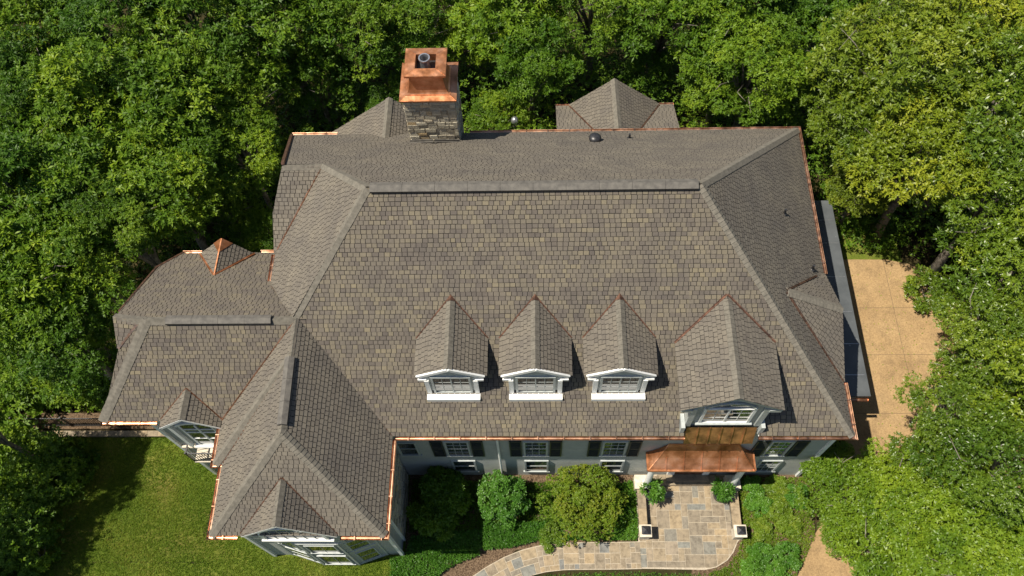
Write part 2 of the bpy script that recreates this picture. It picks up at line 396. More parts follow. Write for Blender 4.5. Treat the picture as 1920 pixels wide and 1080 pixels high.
left = [RL, J, (-10.3, 14.9, lz(-10.3)), (-10.3, 16.35, lz(-10.3)), Bs]
facet(mb, [RL, (-8.72, 12.82, lz(-8.72)), (-10.3, 14.85, lz(-10.3)), (-10.3, 16.35, lz(-10.3)), (-8.2, 18.97, lz(-8.2))], colour=.5)
roof_b = mb.build('roof', ['shingle_plain', 'shingle_base'], house)
nL = nrm((-5.87, 16.3, 12.3), (-8, 16.3, lz(-8)), (-8, 12, lz(-8)))
# back-left cross wing
mb = MB()
bf = lambda y: 9.92 - .853 * (18.9 - y)
facet(mb, [(-8.1, 18.93, bf(18.93)), (-9.78, 18.93, bf(18.93)), (-10.28, 17.55, bf(17.55)), (-10.36, 16.3, bf(16.3)), (-10.2, 16.3, bf(16.3))])
rB = mb.build('roof', ['shingle_plain', 'shingle_base'], house)
nB = Vector((0, -.853, 1)).normalized()
# wing towards the front
mb = MB()
GA = (-8.6, 8.58, 9.3); GB = (-8.65, 11.34, 9.3); GJ = (-8.65, 12.82, 9.3)
facet(mb, [(-5.41, 5.83, EZ), (-5.43, 9.45, EZ), (-8.55, 12.95, 9.3), (-8.6, 12.75, 9.3), GA], colour=.35)
facet(mb, [(-11.55, 5.83, EZ), (-5.41, 5.83, EZ), GA], colour=.5)
facet(mb, [(-11.55, 5.83, EZ), GA, (-8.63, 11.4, 9.3), (-11.55, 8.45, EZ)], colour=.4)
facet(mb, [(-11.85, 8.37, EZ), (-11.3, 8.37, EZ), (-8.63, 11.28, 9.24), GB], colour=.4)
facet(mb, [(-11.85, 8.37, EZ), GB, (-8.65, 12.75, 9.3), (-11.85, 10.02, EZ)], colour=.4)
rG = mb.build('roof', ['shingle_plain', 'shingle_base'], house)
nGr = nrm((-5.41, 5.83, EZ), (-5.43, 9.45, EZ), GA); nGf = nrm((-11.55, 5.83, EZ), (-5.41, 5.83, EZ), GA); nGl = nrm((-11.55, 5.83, EZ), GA, (-11.55, 8.4, EZ))
nG1f = nrm((-11.85, 8.37, EZ), (-11.3, 8.37, EZ), GB); nG1l = nrm((-11.85, 8.37, EZ), GB, (-11.85, 10.02, EZ))
# left wing
mb = MB()
LJ = (-8.65, 12.75, 9.3); LT = (-14.0, 12.75, 9.3); LC = (-16.35, 10.0, EZ); LW = (-15.23, 12.0, 8.47)
facet(mb, [LC, (-11.85, 10.0, EZ), LJ, LT])
nLf = nrm(LC, (-11.85, 10, EZ), LJ)
nLw = facet(mb, [LC, LT, (-14.25, 12.72, 9.25), LW], colour=.4)
facet(mb, [(-15.26, 12.0, 8.5), (-14.2, 12.78, 9.3), (-15.26, 12.9, 9.3)])
lb = lambda y: 9.3 - .68 * (y - 12.75)
facet(mb, [(-15.26, 12.85, lb(12.85)), (-8.3, 12.75, lb(12.75)), (-10.1, 17.22, lb(17.22)), (-14.66, 17.25, lb(17.25)), (-15.22, 16.25, lb(16.25)), (-15.26, 13.8, lb(13.8))], colour=.5)
nLb = Vector((0, .68, 1)).normalized()
rL = mb.build('roof', ['shingle_mixed', 'shingle_base'], house)
# hip and ridge caps
def capobj(parent, segs, name='hip_cap'):
    mb = MB()
    for s in segs: cap(mb, *s)
    return sub(parent, name, mb, ['cap_shingle'])
capobj(roof, [(FR, RR, nF, nRt)]); capobj(roof, [(BR, RR, nBk, nRt)]); capobj(roof, [(J, RL, nF, nL)]); capobj(roof_b, [(Bs, RL, nBk, nL)])
capobj(rB, [((-9.75, 18.93, 9.95), Bs, nB, nBk)])
capobj(rG, [((-5.41, 5.83, EZ), GA, nGr, nGf)]); capobj(rG, [((-11.55, 5.83, EZ), GA, nGf, nGl)]); capobj(rG, [((-11.85, 8.37, EZ), GB, nG1f, nG1l)])
capobj(rG, [(GA, (-8.62, 12.8, 9.3), nGr, nG1l)], 'ridge_cap')
capobj(rL, [(LC, LT, nLf, nLw)]); capobj(rL, [(LT, LJ, nLf, nLb)], 'ridge_cap'); capobj(rL, [((-15.26, 12.9, 9.27), LT, nLb, nLf)], 'ridge_cap')
# ridge vents: low dark louvred strips along the ridges
def vent(parent, p, q, w=.2, h=.075):
    p = Vector(p); q = Vector(q); d = (q - p).normalized(); s = d.cross(Vector((0, 0, 1))).normalized(); mb = MB()
    k = int((q - p).length / 1.2) + 1; L = (q - p).length / k; U = Vector((0, 0, 1))
    for i in range(k):
        a = p + d * (i * L + .004); b = p + d * ((i + 1) * L - .004); A = [a - s * w - U * w * .62, a - U * .02, a + s * w - U * w * .62]; B = [b - s * w - U * w * .62, b - U * .02, b + s * w - U * w * .62]
        up = U * (h + .02); At = [x + up for x in A]; Bt = [x + up for x in B]
        mb.quad(At[0], Bt[0], Bt[1], At[1]); mb.quad(At[1], Bt[1], Bt[2], At[2])
        mb.quad(A[0], B[0], Bt[0], At[0], 1); mb.quad(At[2], Bt[2], B[2], A[2], 1); mb.quad(A[0], At[0], At[1], A[1], 1); mb.quad(A[1], At[1], At[2], A[2], 1)
        mb.quad(B[0], Bt[0], Bt[1], B[1], 1); mb.quad(B[1], Bt[1], Bt[2], B[2], 1)
    return sub(parent, 'ridge_vent', mb, ['vent_dark', 'black_metal'])
vent(roof, (-5.75, 16.3, 12.36), (5.4, 16.3, 12.36)); vent(rG, (-8.6, 8.85, 9.36), (-8.65, 11.3, 9.36), .17); vent(rL, (-13.3, 12.75, 9.36), (-9.5, 12.75, 9.36), .17)
# valley flashings
def valley(parent, p, q, n1, n2, m_='copper_aged', w=.04):
    mb = MB(); strip(mb, p, q, n1, n2, w); return sub(parent, 'valley_flashing', mb, [m_])
valley(rG, V, J, nF, nGr, 'copper_aged')
valley(rG, (-11.88, 9.98, EZ), (-8.75, 12.66, 9.2), nLf, nG1l, 'copper'); valley(rG, (-11.5, 8.4, EZ + .05), (-8.9, 11.05, 9.0), nG1f, nGl, 'copper')
valley(rL, (-15.22, 12.02, 8.5), (-14.35, 12.7, 9.2), nLf, nLw, 'copper'); valley(rB, (-10.2, 16.45, 7.85), (-8.3, 18.85, 9.85), nB, nL, 'copper')
valley(rL, (-8.75, 12.95, 9.12), (-10.25, 14.85, 7.84), nLb, nL)
# gutters
def gut(pts, name='gutter'):
    mb = MB(); gutter(mb, pts); return mb.build(name, ['copper'], house)
g0 = EZ - .02
gut([(-5.33, 9.33, g0), (5.25, 9.33, g0)]); gut([(7.9, 9.33, g0), (11.38, 9.33, g0), (11.38, 11.45, g0)]); gut([(11.38, 16.05, g0), (11.38, 23.28, g0), (-3.0, 23.28, g0)])
gut([(-8.9, 23.28, g0), (-10.92, 23.28, g0)]); gut([(-5.33, 9.3, g0), (-5.33, 5.76, g0), (-6.98, 5.76, g0)][::-1])
gut([(-10.6, 5.76, g0), (-11.62, 5.76, g0), (-11.62, 8.3, g0), (-11.93, 8.3, g0), (-11.93, 9.98, g0)][::-1]); gut([(-16.42, 9.93, g0), (-14.3, 9.93, g0)])
gut([(-10.38, 16.3, 7.72), (-10.38, 14.85, 7.72)]); gut([(-14.75, 17.32, 6.2), (-13.95, 17.32, 6.2)][::-1]); gut([(-11.5, 17.32, 6.2), (-10.8, 17.32, 6.2)][::-1])
for a, b, w_ in (((-10.9, 23.2, 6.35), (-9.72, 18.95, 10.08), .12), ((-15.3, 13.3, 8.9), (-15.3, 16.2, 6.95), .08), ((-15.3, 16.2, 6.95), (-14.7, 17.3, 6.2), .08)):
    mb = MB(); mb.bar(a, b, w_, .1); mb.build('edge_flashing', ['copper_aged'], house)
# fascia boards and soffits
mb = MB()
for a, b in (((-5.3, 9.43), (5.2, 9.43)), ((7.95, 9.43), (11.27, 9.43)), ((11.25, 9.43), (11.25, 23.15)), ((-5.46, 5.9), (-5.46, 9.4)), ((-7.0, 5.88), (-5.44, 5.88)), ((-11.5, 5.88), (-10.5, 5.88)), ((-11.5, 5.88), (-11.5, 8.4)), ((-11.8, 8.4), (-11.8, 10.0)), ((-16.3, 10.05), (-14.3, 10.05)), ((11.25, 23.15), (-10.8, 23.15))):
    mb = MB(); mb.bar((*a, EZ - .13), (*b, EZ - .13), .03, .2); mb.build('fascia', ['white_paint'], house)
mb = MB(); mb.box(-5.3, 5.2, 9.45, 9.75, EZ - .2, EZ - .17); mb.box(7.95, 11.2, 9.45, 9.75, EZ - .2, EZ - .17); mb.box(10.8, 11.22, 9.78, 23, EZ - .2, EZ - .17); mb.box(-11.45, -5.5, 5.9, 6.4, EZ - .2, EZ - .17)
mb.box(-5.8, -5.48, 6.42, 9.42, EZ - .2, EZ - .17); mb.box(-16.25, -11.9, 10.07, 10.5, EZ - .24, EZ - .21); mb.box(-11.75, -11.0, 6.42, 10.04, EZ - .24, EZ - .21)
mb.build('soffit', ['white_paint'], house)
# walls
mb = MB(); mb.box(-5.72, 10.95, 9.65, 22.8, -.3, 6.1); mb.build('wall', ['siding'], house)
mb = MB(); mb.box(-10.1, -5.73, 9.9, 22.8, -2.5, 6.1); mb.build('wall', ['siding'], house)
mb = MB(); mb.box(-15.1, -11.1, 10.4, 16.9, -3.2, 6.04); mb.build('wall', ['siding'], house)
mb = MB(); mb.prism([(-11.1, 6.3), (-5.75, 6.3), (-5.75, 6.9), (-5.95, 6.9), (-5.95, 10.2), (-11.1, 10.2)], -3, 6.08); mb.build('wall', ['siding'], house)
mb = MB()   # bay towards the front
bayp = [(-10.35, 6.31), (-8.97, 5.9), (-7.5, 5.9), (-6.35, 6.31)]
mb.prism([bayp[3], (-6.35, 6.5), (-10.35, 6.5), bayp[0], bayp[1], bayp[2]], -.6, 4.5)
bay = mb.build('bay', ['siding'], house)
mb = MB()
for a, b in zip(bayp, bayp[1:]): mb.bar((*a, 4.52), (*b, 4.52), .1, .1); mb.bar((*a, 2.55), (*b, 2.55), .05, .12); mb.bar((*a, .1), (*b, .1), .06, .2)
for p in bayp: mb.bar((*p, -.2), (*p, 4.5), .09, .09)
sub(bay, 'trim', mb, ['shaded_white_trim'])
mb = MB(); mb.box(-5.93, -5.74, 6.92, 9.66, -.3, 6.08)
rs2 = random.Random(4)
z = -.3
while z < 6:   # coursed rubble face
    h = rs2.uniform(.16, .3); y = 6.92
    while y < 9.6:
        l = rs2.uniform(.2, .6); y2 = min(y + l, 9.62)
        if y2 - y > .08: mb.box(-5.75, -5.72 + rs2.uniform(0, .05), y + .015, y2 - .015, z + .015, min(z + h, 6.05) - .015, 1, rs2.random())
        y = y2
        if y > 9.58: break
    z += h
mb.build('stone_wall', ['mortar', 'rubble'], house)
mb = MB(); 
for a in ((-5.72, 6.27, -.2, .13), (-5.7, 6.88, -.2, .09), (10.97, 9.63, -.2, .13), (-11.12, 6.28, -.5, .12), (-15.12, 10.38, -3, .14)):
    mb = MB(); mb.bar(a[:3], (a[0], a[1], 6.05), a[3], a[3]); mb.build('corner_board', ['white_paint'], house)
# windows ---------------------------------------------------------
def window(x0, x1, z0, z1, y, nx=3, nz=4, parent=None, sill=True, case=.075, top=0, mid=True):
    """double hung window on a wall facing the front at depth y"""
    f = MB()
    for a, b, c, d in ((x0 - case, x0, z0, z1 + case), (x1, x1 + case, z0, z1 + case), (x0, x1, z1, z1 + case)): f.box(a, b, y - .06, y + .02, c, d)
    if sill: f.box(x0 - case - .06, x1 + case + .06, y - .075, y + .02, z0 - .06, z0 - .002)
    o = f.build('window', ['shaded_white_trim'], parent or house) if not (parent and parent is not house) else sub(parent, 'window', f, ['shaded_white_trim'])
    g = MB(); g.box(x0 + .002, x1 - .002, y - .02, y + .01, z0 + .002, z1 - .002)
    zm = (z0 + z1) / 2
    t = MB()
    for k in range(1, nx): X = x0 + (x1 - x0) * k / nx; t.box(X - .009, X + .009, y - .03, y - .021, z0, z1)
    for k in range(1, nz): Z = z0 + (z1 - z0) * k / nz; t.box(x0, x1, y - .032, y - .0205, Z - .009, Z + .009)
    if mid: t.box(x0, x1, y - .036, y - .0207, zm - .02, zm + .02)
    if parent and parent is not house:
        sub(parent, 'pane', g, ['glass']); sub(parent, 'muntin', t, ['shaded_white_trim'])
    else:
        sub(o, 'pane', g, ['glass']); sub(o, 'muntin', t, ['shaded_white_trim'])
    return o
def shutter(x0, x1, z0, z1, y):
    s = MB(); s.box(x0, x0 + .05, y - .055, y, z0, z1); s.box(x1 - .05, x1, y - .055, y, z0, z1); s.box(x0 + .05, x1 - .05, y - .03, y, z0 + .02, z1 - .02)
    for c in (z0, (z0 + z1) / 2, z1 - .06): s.box(x0 + .05, x1 - .05, y - .053, y - .031, c, c + .06)
    n = int((z1 - z0) / .09)
    for k in range(n): zz = z0 + .1 + k * (z1 - z0 - .15) / n; s.bar((x0 + .05, y - .04, zz), (x1 - .05, y - .04, zz), .03, .012)
    s.build('shutter', ['shutter_paint'], house)
WY = 9.65
for c in (-3.22, -.17, 2.88): window(c - .4, c + .4, 3.08, 4.85, WY); shutter(c - 1.02, c - .54, 2.98, 4.95, WY); shutter(c + .54, c + 1.02, 2.98, 4.95, WY)
for c in (-3.15, -.15, 2.95): window(c - .42, c + .42, .75, 2.25, WY, 1, 1)
window(-5.5, -4.85, 3.2, 4.75, WY, 1, 1)
window(8.85, 9.55, 3.08, 4.85, WY); shutter(8.23, 8.72, 2.98, 4.95, WY); shutter(9.7, 10.2, 2.98, 4.95, WY)
window(9.0, 9.75, .75, 2.25, WY, 3, 3)
# bay windows
window(-8.75, -7.7, 2.85, 4.2, 5.9, 2, 1, mid=False, case=.05); window(-8.75, -7.7, .35, 2.1, 5.9, 2, 1, mid=False, case=.05)
def slanted_window(a, b, z0, z1):
    a = Vector((*a, 0)); b = Vector((*b, 0)); d = (b - a).normalized(); n = Vector((d.y, -d.x, 0)) 
    L = (b - a).length; p0 = a + d * L * .2; p1 = a + d * L * .8; f = MB()
    Z = lambda p, z, o=0: tuple(p + n * o + Vector((0, 0, z)))
    f.bar(Z(p0, z0), Z(p0, z1), .07, .07); f.bar(Z(p1, z0), Z(p1, z1), .07, .07); f.bar(Z(p0, z0), Z(p1, z0), .08, .06); f.bar(Z(p0, z1), Z(p1, z1), .07, .06); f.bar(Z(p0, (z0 + z1) / 2, .01), Z(p1, (z0 + z1) / 2, .01), .04, .04)
    o = f.build('window', ['shaded_white_trim'], house)
    g = MB(); g.quad(Z(p0, z0, .02), Z(p1, z0, .02), Z(p1, z1, .02), Z(p0, z1, .02)); sub(o, 'pane', g, ['glass'])
for z0, z1 in ((.4, 2.1), (2.8, 4.2)): slanted_window(bayp[0], bayp[1], z0, z1); slanted_window(bayp[2], bayp[3], z0, z1)
mb = MB(); mb.tube([(-1.62, 9.56, 6.1), (-1.62, 9.56, 2.5), (-1.62, 9.56, .2)], [.05] * 3, 8); mb.box(-1.72, -1.52, 9.46, 9.64, 5.7, 5.95); mb.build('downspout', ['white_paint'], house)
# dormers ---------------------------------------------------------
def gable_facets(mb, cx, hw, zr, ze, y0, yv, yb, over=.0, col_=.45):
    """cx ridge x, hw half width, ridge height zr, eave height ze, front y0, ridge back yv, eave back yb"""
    facet(mb, [(cx - hw, y0 + over, ze), (cx, y0, zr), (cx, yv, zr), (cx - hw, yb, ze)], colour=col_)
    facet(mb, [(cx + hw, y0 + over, ze), (cx, y0, zr), (cx, yv, zr), (cx + hw, yb, ze)], colour=col_)
    return nrm((cx - hw, y0, ze), (cx, y0, zr), (cx, yv, zr)), nrm((cx + hw, y0, ze), (cx, y0, zr), (cx, yv, zr))
def small_dormer(cx):
    zr, ze, hw, y0 = 9.78, 8.76, 1.28, 10.66
    b = MB(); wy = 10.74; ww = .92
    b.hexa([(cx - ww, wy, 7.3), (cx + ww, wy, 7.3), (cx + ww, 12.3, 8.6), (cx - ww, 12.3, 8.6)], [(cx - ww, wy, 8.8), (cx + ww, wy, 8.8), (cx + ww, 12.3, 8.8), (cx - ww, 12.3, 8.8)])
    b.poly([(cx - 1.1, wy, 8.8), (cx + 1.1, wy, 8.8), (cx, wy, 9.66)])
    o = b.build('dormer', ['shaded_white_trim'], house)
    r = MB(); n1, n2 = gable_facets(r, cx, hw, zr, ze, y0, 13.4, 12.23, .13); ro = sub(o, 'roof', r, ['shingle_plain', 'shingle_base'])
    c = MB(); cap(c, (cx, y0, zr), (cx, 13.25, zr), n1, n2, .17, .17); sub(o, 'ridge_cap', c, ['cap_shingle'])
    f = MB(); strip(f, (cx - hw, 12.23, ze), (cx, 13.4, zr), nF, n1, .038); strip(f, (cx + hw, 12.23, ze), (cx, 13.4, zr), nF, n2, .038)
    f.poly([(cx - .16, 13.24, zr - .08), (cx, 13.2, zr + .06), (cx, 13.5, zr + .06)]); f.poly([(cx + .16, 13.24, zr - .08), (cx, 13.2, zr + .06), (cx, 13.5, zr + .06)])
    sub(o, 'flashing', f, ['copper_aged'])
    t = MB()   # raking fascia, cornice returns, sill
    for s in (-1, 1):
        t.bar((cx, y0 - .02, zr - .07), (cx + s * 1.16, y0 + .09, ze + .04), .07, .14, up=(0, 0, 1))
        t.box(cx + s * 1.0 - .15, cx + s * 1.0 + .15, y0 + .02, y0 + .14, ze - .2, ze - .08)
        t.box(cx + s * .86 - .08, cx + s * .86 + .08, wy - .08, wy, 7.35, 8.6)
    t.box(cx - .96, cx + .96, 10.42, 10.74, 7.2, 7.4)
    sub(o, 'trim', t, ['white_paint'])
    w_ = MB()
    g = MB(); g.box(cx - .62, cx + .62, wy - .03, wy + .01, 7.48, 8.82); sub(o, 'pane', g, ['glass'])
    for a, b_ in ((-.7, -.62), (.62, .7)): w_.box(cx + a, cx + b_, wy - .07, wy, 7.41, 8.9)
    w_.box(cx - .62, cx + .62, wy - .07, wy, 7.41, 7.48); w_.box(cx - .62, cx + .62, wy - .07, wy, 8.82, 8.9); w_.box(cx - .022, cx + .022, wy - .05, wy, 7.48, 8.82)
    for X in (-.32, .32): w_.box(cx + X - .01, cx + X + .01, wy - .04, wy - .02, 7.48, 8.82)
    for Z in (7.92, 8.37): w_.box(cx - .62, cx + .62, wy - .038, wy - .02, Z - .01, Z + .01)
    sub(o, 'window_frame', w_, ['shaded_white_trim'])
for cx in (-3.1, -.14, 2.82): small_dormer(cx)
def large_dormer():
    cx, hw, zr, ze, y0 = 6.54, 1.76, 9.78, 8.62, 9.56; wy = 9.74; ww = 1.33
    b = MB(); b.box(cx - ww, cx + ww, wy, 12.0, 6.2, 8.62); b.poly([(cx - 1.5, wy, 8.6), (cx + 1.5, wy, 8.6), (cx, wy, 9.6)])
    o = b.build('dormer', ['siding'], house)
    r = MB(); n1, n2 = gable_facets(r, cx, hw, zr, ze, y0, 13.4, 12.08); sub(o, 'roof', r, ['shingle_plain', 'shingle_base'])
    c = MB(); cap(c, (cx, y0, zr), (cx, 13.2, zr), n1, n2, .17, .17); sub(o, 'ridge_cap', c, ['cap_shingle'])
    f = MB(); strip(f, (cx - hw, 12.08, ze), (cx, 13.4, zr), nF, n1, .055); strip(f, (cx + hw, 12.08, ze), (cx, 13.4, zr), nF, n2, .055); sub(o, 'flashing', f, ['copper_aged'])
    t = MB()
    for s in (-1, 1):
        t.bar((cx, y0 + .05, zr - .1), (cx + s * (hw - .05), y0 + .05, ze - .1), .04, .08); t.bar((cx, y0 + .12, zr - .26), (cx + s * (hw - .25), y0 + .12, ze - .1), .08, .12)
        t.box(cx + s * 1.5 - .2, cx + s * 1.5 + .2, y0 + .04, wy, ze - .3, ze - .12); t.box(cx + s * 1.24 - .1, cx + s * 1.24 + .1, wy - .1, wy, 6.7, 8.5)
        t.box(cx + s * 1.42 - .07, cx + s * 1.42 + .07, wy - .25, wy + .3, 6.2, 6.95)
    t.box(cx - 1.0, cx + 1.0, wy - .14, wy, 6.92, 7.0)
    for k in range(14):
        a0 = math.pi * k / 14; a1 = math.pi * (k + 1) / 14
        t.bar((cx + .82 * math.cos(a0), wy - .05, 8.45 + .5 * math.sin(a0)), (cx + .82 * math.cos(a1), wy - .05, 8.45 + .5 * math.sin(a1)), .07, .09)
    sub(o, 'trim', t, ['shaded_white_trim'])
    g = MB(); g.box(cx - .8, cx + .8, wy - .03, wy + .01, 7.05, 8.4)
    g.poly([(cx + .78 * math.cos(math.pi * k / 14), wy - .02, 8.47 + .44 * math.sin(math.pi * k / 14)) for k in range(15)]); sub(o, 'pane', g, ['glass'])
    w_ = MB()
    for a, b_ in ((-.9, -.8), (.8, .9)): w_.box(cx + a, cx + b_, wy - .08, wy, 7.0, 8.45)
    w_.box(cx - .8, cx + .8, wy - .08, wy, 6.99, 7.06); w_.box(cx - .8, cx + .8, wy - .08, wy, 8.38, 8.45); w_.box(cx - .03, cx + .03, wy - .06, wy, 7.06, 8.38)
    for X in (-.42, .42): w_.box(cx + X - .01, cx + X + .01, wy - .042, wy - .02, 7.06, 8.38)
    for Z in (7.5, 7.94): w_.box(cx - .8, cx + .8, wy - .04, wy - .02, Z - .01, Z + .01)
    sub(o, 'window_frame', w_, ['white_paint'])
large_dormer()
# copper apron below the big dormer
mb = MB(); A0 = (5.3, 9.62, 6.62); A1 = (7.82, 9.62, 6.62); A2 = (7.82, 9.32, 5.62); A3 = (5.3, 9.32, 5.62)
mb.quad(A3, A2, A1, A0); mb.quad(A3, (5.3, 9.62, 5.5), (7.82, 9.62, 5.5), A2); mb.poly([A0, (5.3, 9.62, 5.5), A3]); mb.poly([A1, A2, (7.82, 9.62, 5.5)])
for k in range(1, 6): X = 5.3 + k * .42; mb.bar((X, 9.6, 6.66), (X, 9.3, 5.65), .025, .05)
mb.build('copper_apron', ['copper_brown'], house)
# entrance canopy
def canopy():
    zt, ze = 4.56, 3.56; F = [(4.22, 8.9), (8.32, 8.9)]; B = [(4.22, 9.62), (8.32, 9.62)]; T0 = (4.95, 9.64, zt); T1 = (7.6, 9.64, zt)
    mb = MB()
    # slightly bell-cast front slope in three bands
    def lerp(a, b, t): return tuple(a[i] + (b[i] - a[i]) * t for i in range(3))
    E0 = (4.22, 8.9, ze); E1 = (8.32, 8.9, ze)
    def sag(p, t): return (p[0], p[1], p[2] - .12 * math.sin(math.pi * t))
    bands = [0, .25, .5, .75, 1]
    for a, b in zip(bands, bands[1:]):
        n = 7
        for k in range(n):
            q = lambda t, s: lerp(sag(lerp(E0, T0, t), t), sag(lerp(E1, T1, t), t), s)
            mb.quad(q(a, k / n), q(a, (k + 1) / n), q(b, (k + 1) / n), q(b, k / n))
        for E, Bk, T in ((E0, (4.22, 9.62, ze), T0), (E1, (8.32, 9.62, ze), T1)):
            q0 = lambda t: sag(lerp(E, T, t), t); q1 = lambda t: sag(lerp(Bk, T, t), t); mb.quad(q0(a), q1(a), q1(b), q0(b))
    for k in range(1, 6):
        s = k / 6; P = [lerp(sag(lerp(E0, T0, t), t), sag(lerp(E1, T1, t), t), s) for t in bands]
        X = 4.22 + (8.32 - 4.22) * s
        for a, b in zip(bands, bands[1:]):
            pa = sag(lerp(E0, T0, a), a); pb = sag(lerp(E0, T0, b), b)
            mb.bar((X, pa[1], pa[2] + .015), (X, pb[1], pb[2] + .015), .02, .045) if T0[0] < X < T1[0] or a < .5 else None
    for E, T in ((E0, T0), (E1, T1)):
        for a, b in zip(bands, bands[1:]): mb.bar(sag(lerp(E, T, a), a), sag(lerp(E, T, b), b), .04, .05)
    mb.bar((4.2, 8.88, ze - .04), (8.34, 8.88, ze - .04), .08, .1); mb.bar((4.2, 8.88, ze - .04), (4.2, 9.62, ze - .04), .08, .1); mb.bar((8.34, 8.88, ze - .04), (8.34, 9.62, ze - .04), .08, .1)
    mb.bar(T0, T1, .06, .06)
    o = mb.build('canopy', ['copper_bright'], house, smooth=False)
    u = MB(); u.box(4.28, 8.26, 8.95, 9.64, ze - .4, ze - .1); sub(o, 'beam', u, ['white_paint'])
    for X, Y in ((4.48, 9.12), (8.06, 9.12)):
        c = MB(); c.lathe((X, Y, .56), [(.19, 0), (.19, .06), (.15, .1), (.15, .14), (.135, .2), (.13, 1.2), (.115, 2.2), (.14, 2.42), (.17, 2.48), (.17, 2.61)], 20)
        sub(o, 'column', c, ['white_paint'], smooth=False)
canopy()
mb = MB(); mb.box(5.7, 6.85, 9.58, 9.66, .3, 2.6); d_ = mb.build('door', ['copper_aged'], house)
mb = MB(); mb.box(5.4, 5.68, 9.55, 9.66, .3, 2.6); mb.box(6.87, 7.15, 9.55, 9.66, .3, 2.6); mb.box(5.4, 7.15, 9.55, 9.66, 2.62, 2.8); sub(d_, 'door_frame', mb, ['white_paint'])
# chimney ---------------------------------------------------------
mb = MB(); x0, x1, y0, y1 = -5.38, -3.3, 21.98, 23.75
mb.box(x0 + .015, x1 - .015, y0 + .015, y1 - .015, 2, 10.05)
rs3 = random.Random(11)
def coursed(fix, a0, a1, axis, out):
    z = 6.5
    while z < 10.0:
        h = rs3.uniform(.17, .3); zt = min(z + h, 10.03); a = a0
        while a < a1 - .02:
            l = rs3.uniform(.22, .5); b = min(a + l, a1)
            if a1 - b < .12: b = a1
            th = rs3.uniform(-.005, .035); j = lambda: rs3.uniform(-.012, .012)
            r = [(a + .012 + j(), z + .01 + 2 * j()), (b - .012 + j(), z + .01 + 2 * j()), (b - .012 + j(), zt - .01 + 2 * j()), (a + .012 + j(), zt - .01 + 2 * j())]
            if axis == 'x':
                lo = [(p[0], fix, p[1]) for p in r]; hi = [(p[0] * .94 + (a + b) / 2 * .06, fix + out * (.03 + th), p[1] * .94 + (z + zt) / 2 * .06) for p in r]
            else:
                lo = [(fix, p[0], p[1]) for p in r]; hi = [(fix + out * (.03 + th), p[0] * .94 + (a + b) / 2 * .06, p[1] * .94 + (z + zt) / 2 * .06) for p in r]
            mb.hexa(lo, hi, 1, rs3.random()); a = b
        z = zt if zt < 10 else 99
coursed(y0 + .04, x0, x1, 'x', -1); coursed(x1 - .04, y0, y1, 'y', 1); coursed(x0 + .04, y0, y1, 'y', -1); coursed(y1 - .04, x0, x1, 'x', 1)
chim = mb.build('chimney', ['mortar', 'rubble'], house)
mb = MB()
def ring(h, z, hy=None): hy = hy or h; cx, cy = (x0 + x1) / 2, (y0 + y1) / 2 ; return [(cx - h, cy - hy, z), (cx + h, cy - hy, z), (cx + h, cy + hy, z), (cx - h, cy + hy, z)]
prof = [(1.12, .98, 9.98), (1.14, 1.0, 10.08), (.9, .76, 10.13), (.9, .76, 10.16)]
for k in range(7):   # concave skirt
    t = k / 6; prof.append((.86 - .2 * math.sin(t * math.pi / 2), .72 - .17 * math.sin(t * math.pi / 2), 10.16 + .85 * t ** 1.6))
prof += [(.64, .55, 11.05), (.8, .7, 11.08), (.82, .72, 11.2), (.8, .7, 11.22), (.4, .36, 11.25), (.4, .36, 10.9)]
R_ = [ring(a, z, b) for a, b, z in prof]
for A, B in zip(R_, R_[1:]):
    for i in range(4): mb.quad(A[i], A[(i + 1) % 4], B[(i + 1) % 4], B[i])
for i in range(4): mb.bar(R_[1][i], R_[2][i], .02, .02); mb.bar((R_[-3][i][0], R_[-3][i][1], 11.22), (R_[-2][i][0], R_[-2][i][1], 11.25), .015, .015)
sub(chim, 'cap', mb, ['copper_bright'])
mb = MB(); mb.box(*[v for p in ((R_[-1][0][0], R_[-1][1][0]), (R_[-1][0][1], R_[-1][2][1])) for v in p], 10.88, 10.9); sub(chim, 'cap_floor', mb, ['black_metal'])
mb = MB(); cc = (R_[0][0][0] + 1.12 - .03, (y0 + y1) / 2, 10.9); mb.lathe(cc, [(.19, 0), (.19, .5), (.225, .5), (.225, .56), (.175, .56), (.16, .45), (.16, .1), (.0, .1)], 24); sub(chim, 'flue', mb, ['galvanised'], smooth=False)
mb = MB(); mb.lathe((cc[0], cc[1], 11.02), [(.165, 0), (.0, .001)], 20); sub(chim, 'flue_opening', mb, ['black_metal'])
mb = MB(); zb = bz(y0); strip(mb, (x0, y0 - .12, bz(y0 - .12)), ((x0 + x1) / 2, y0 - .3, bz(y0 - .3) + .12), nBk, Vector((0, -1, .3)), .12); strip(mb, (x1, y0 - .12, bz(y0 - .12)), ((x0 + x1) / 2, y0 - .3, bz(y0 - .3) + .12), nBk, Vector((0, -1, .3)), .12)
mb.poly([(x0, y0, bz(y0) + .03), (x1, y0, bz(y0) + .03), ((x0 + x1) / 2, y0 - .45, bz(y0 - .45) + .05)]); sub(chim, 'cricket', mb, ['vent_dark'])
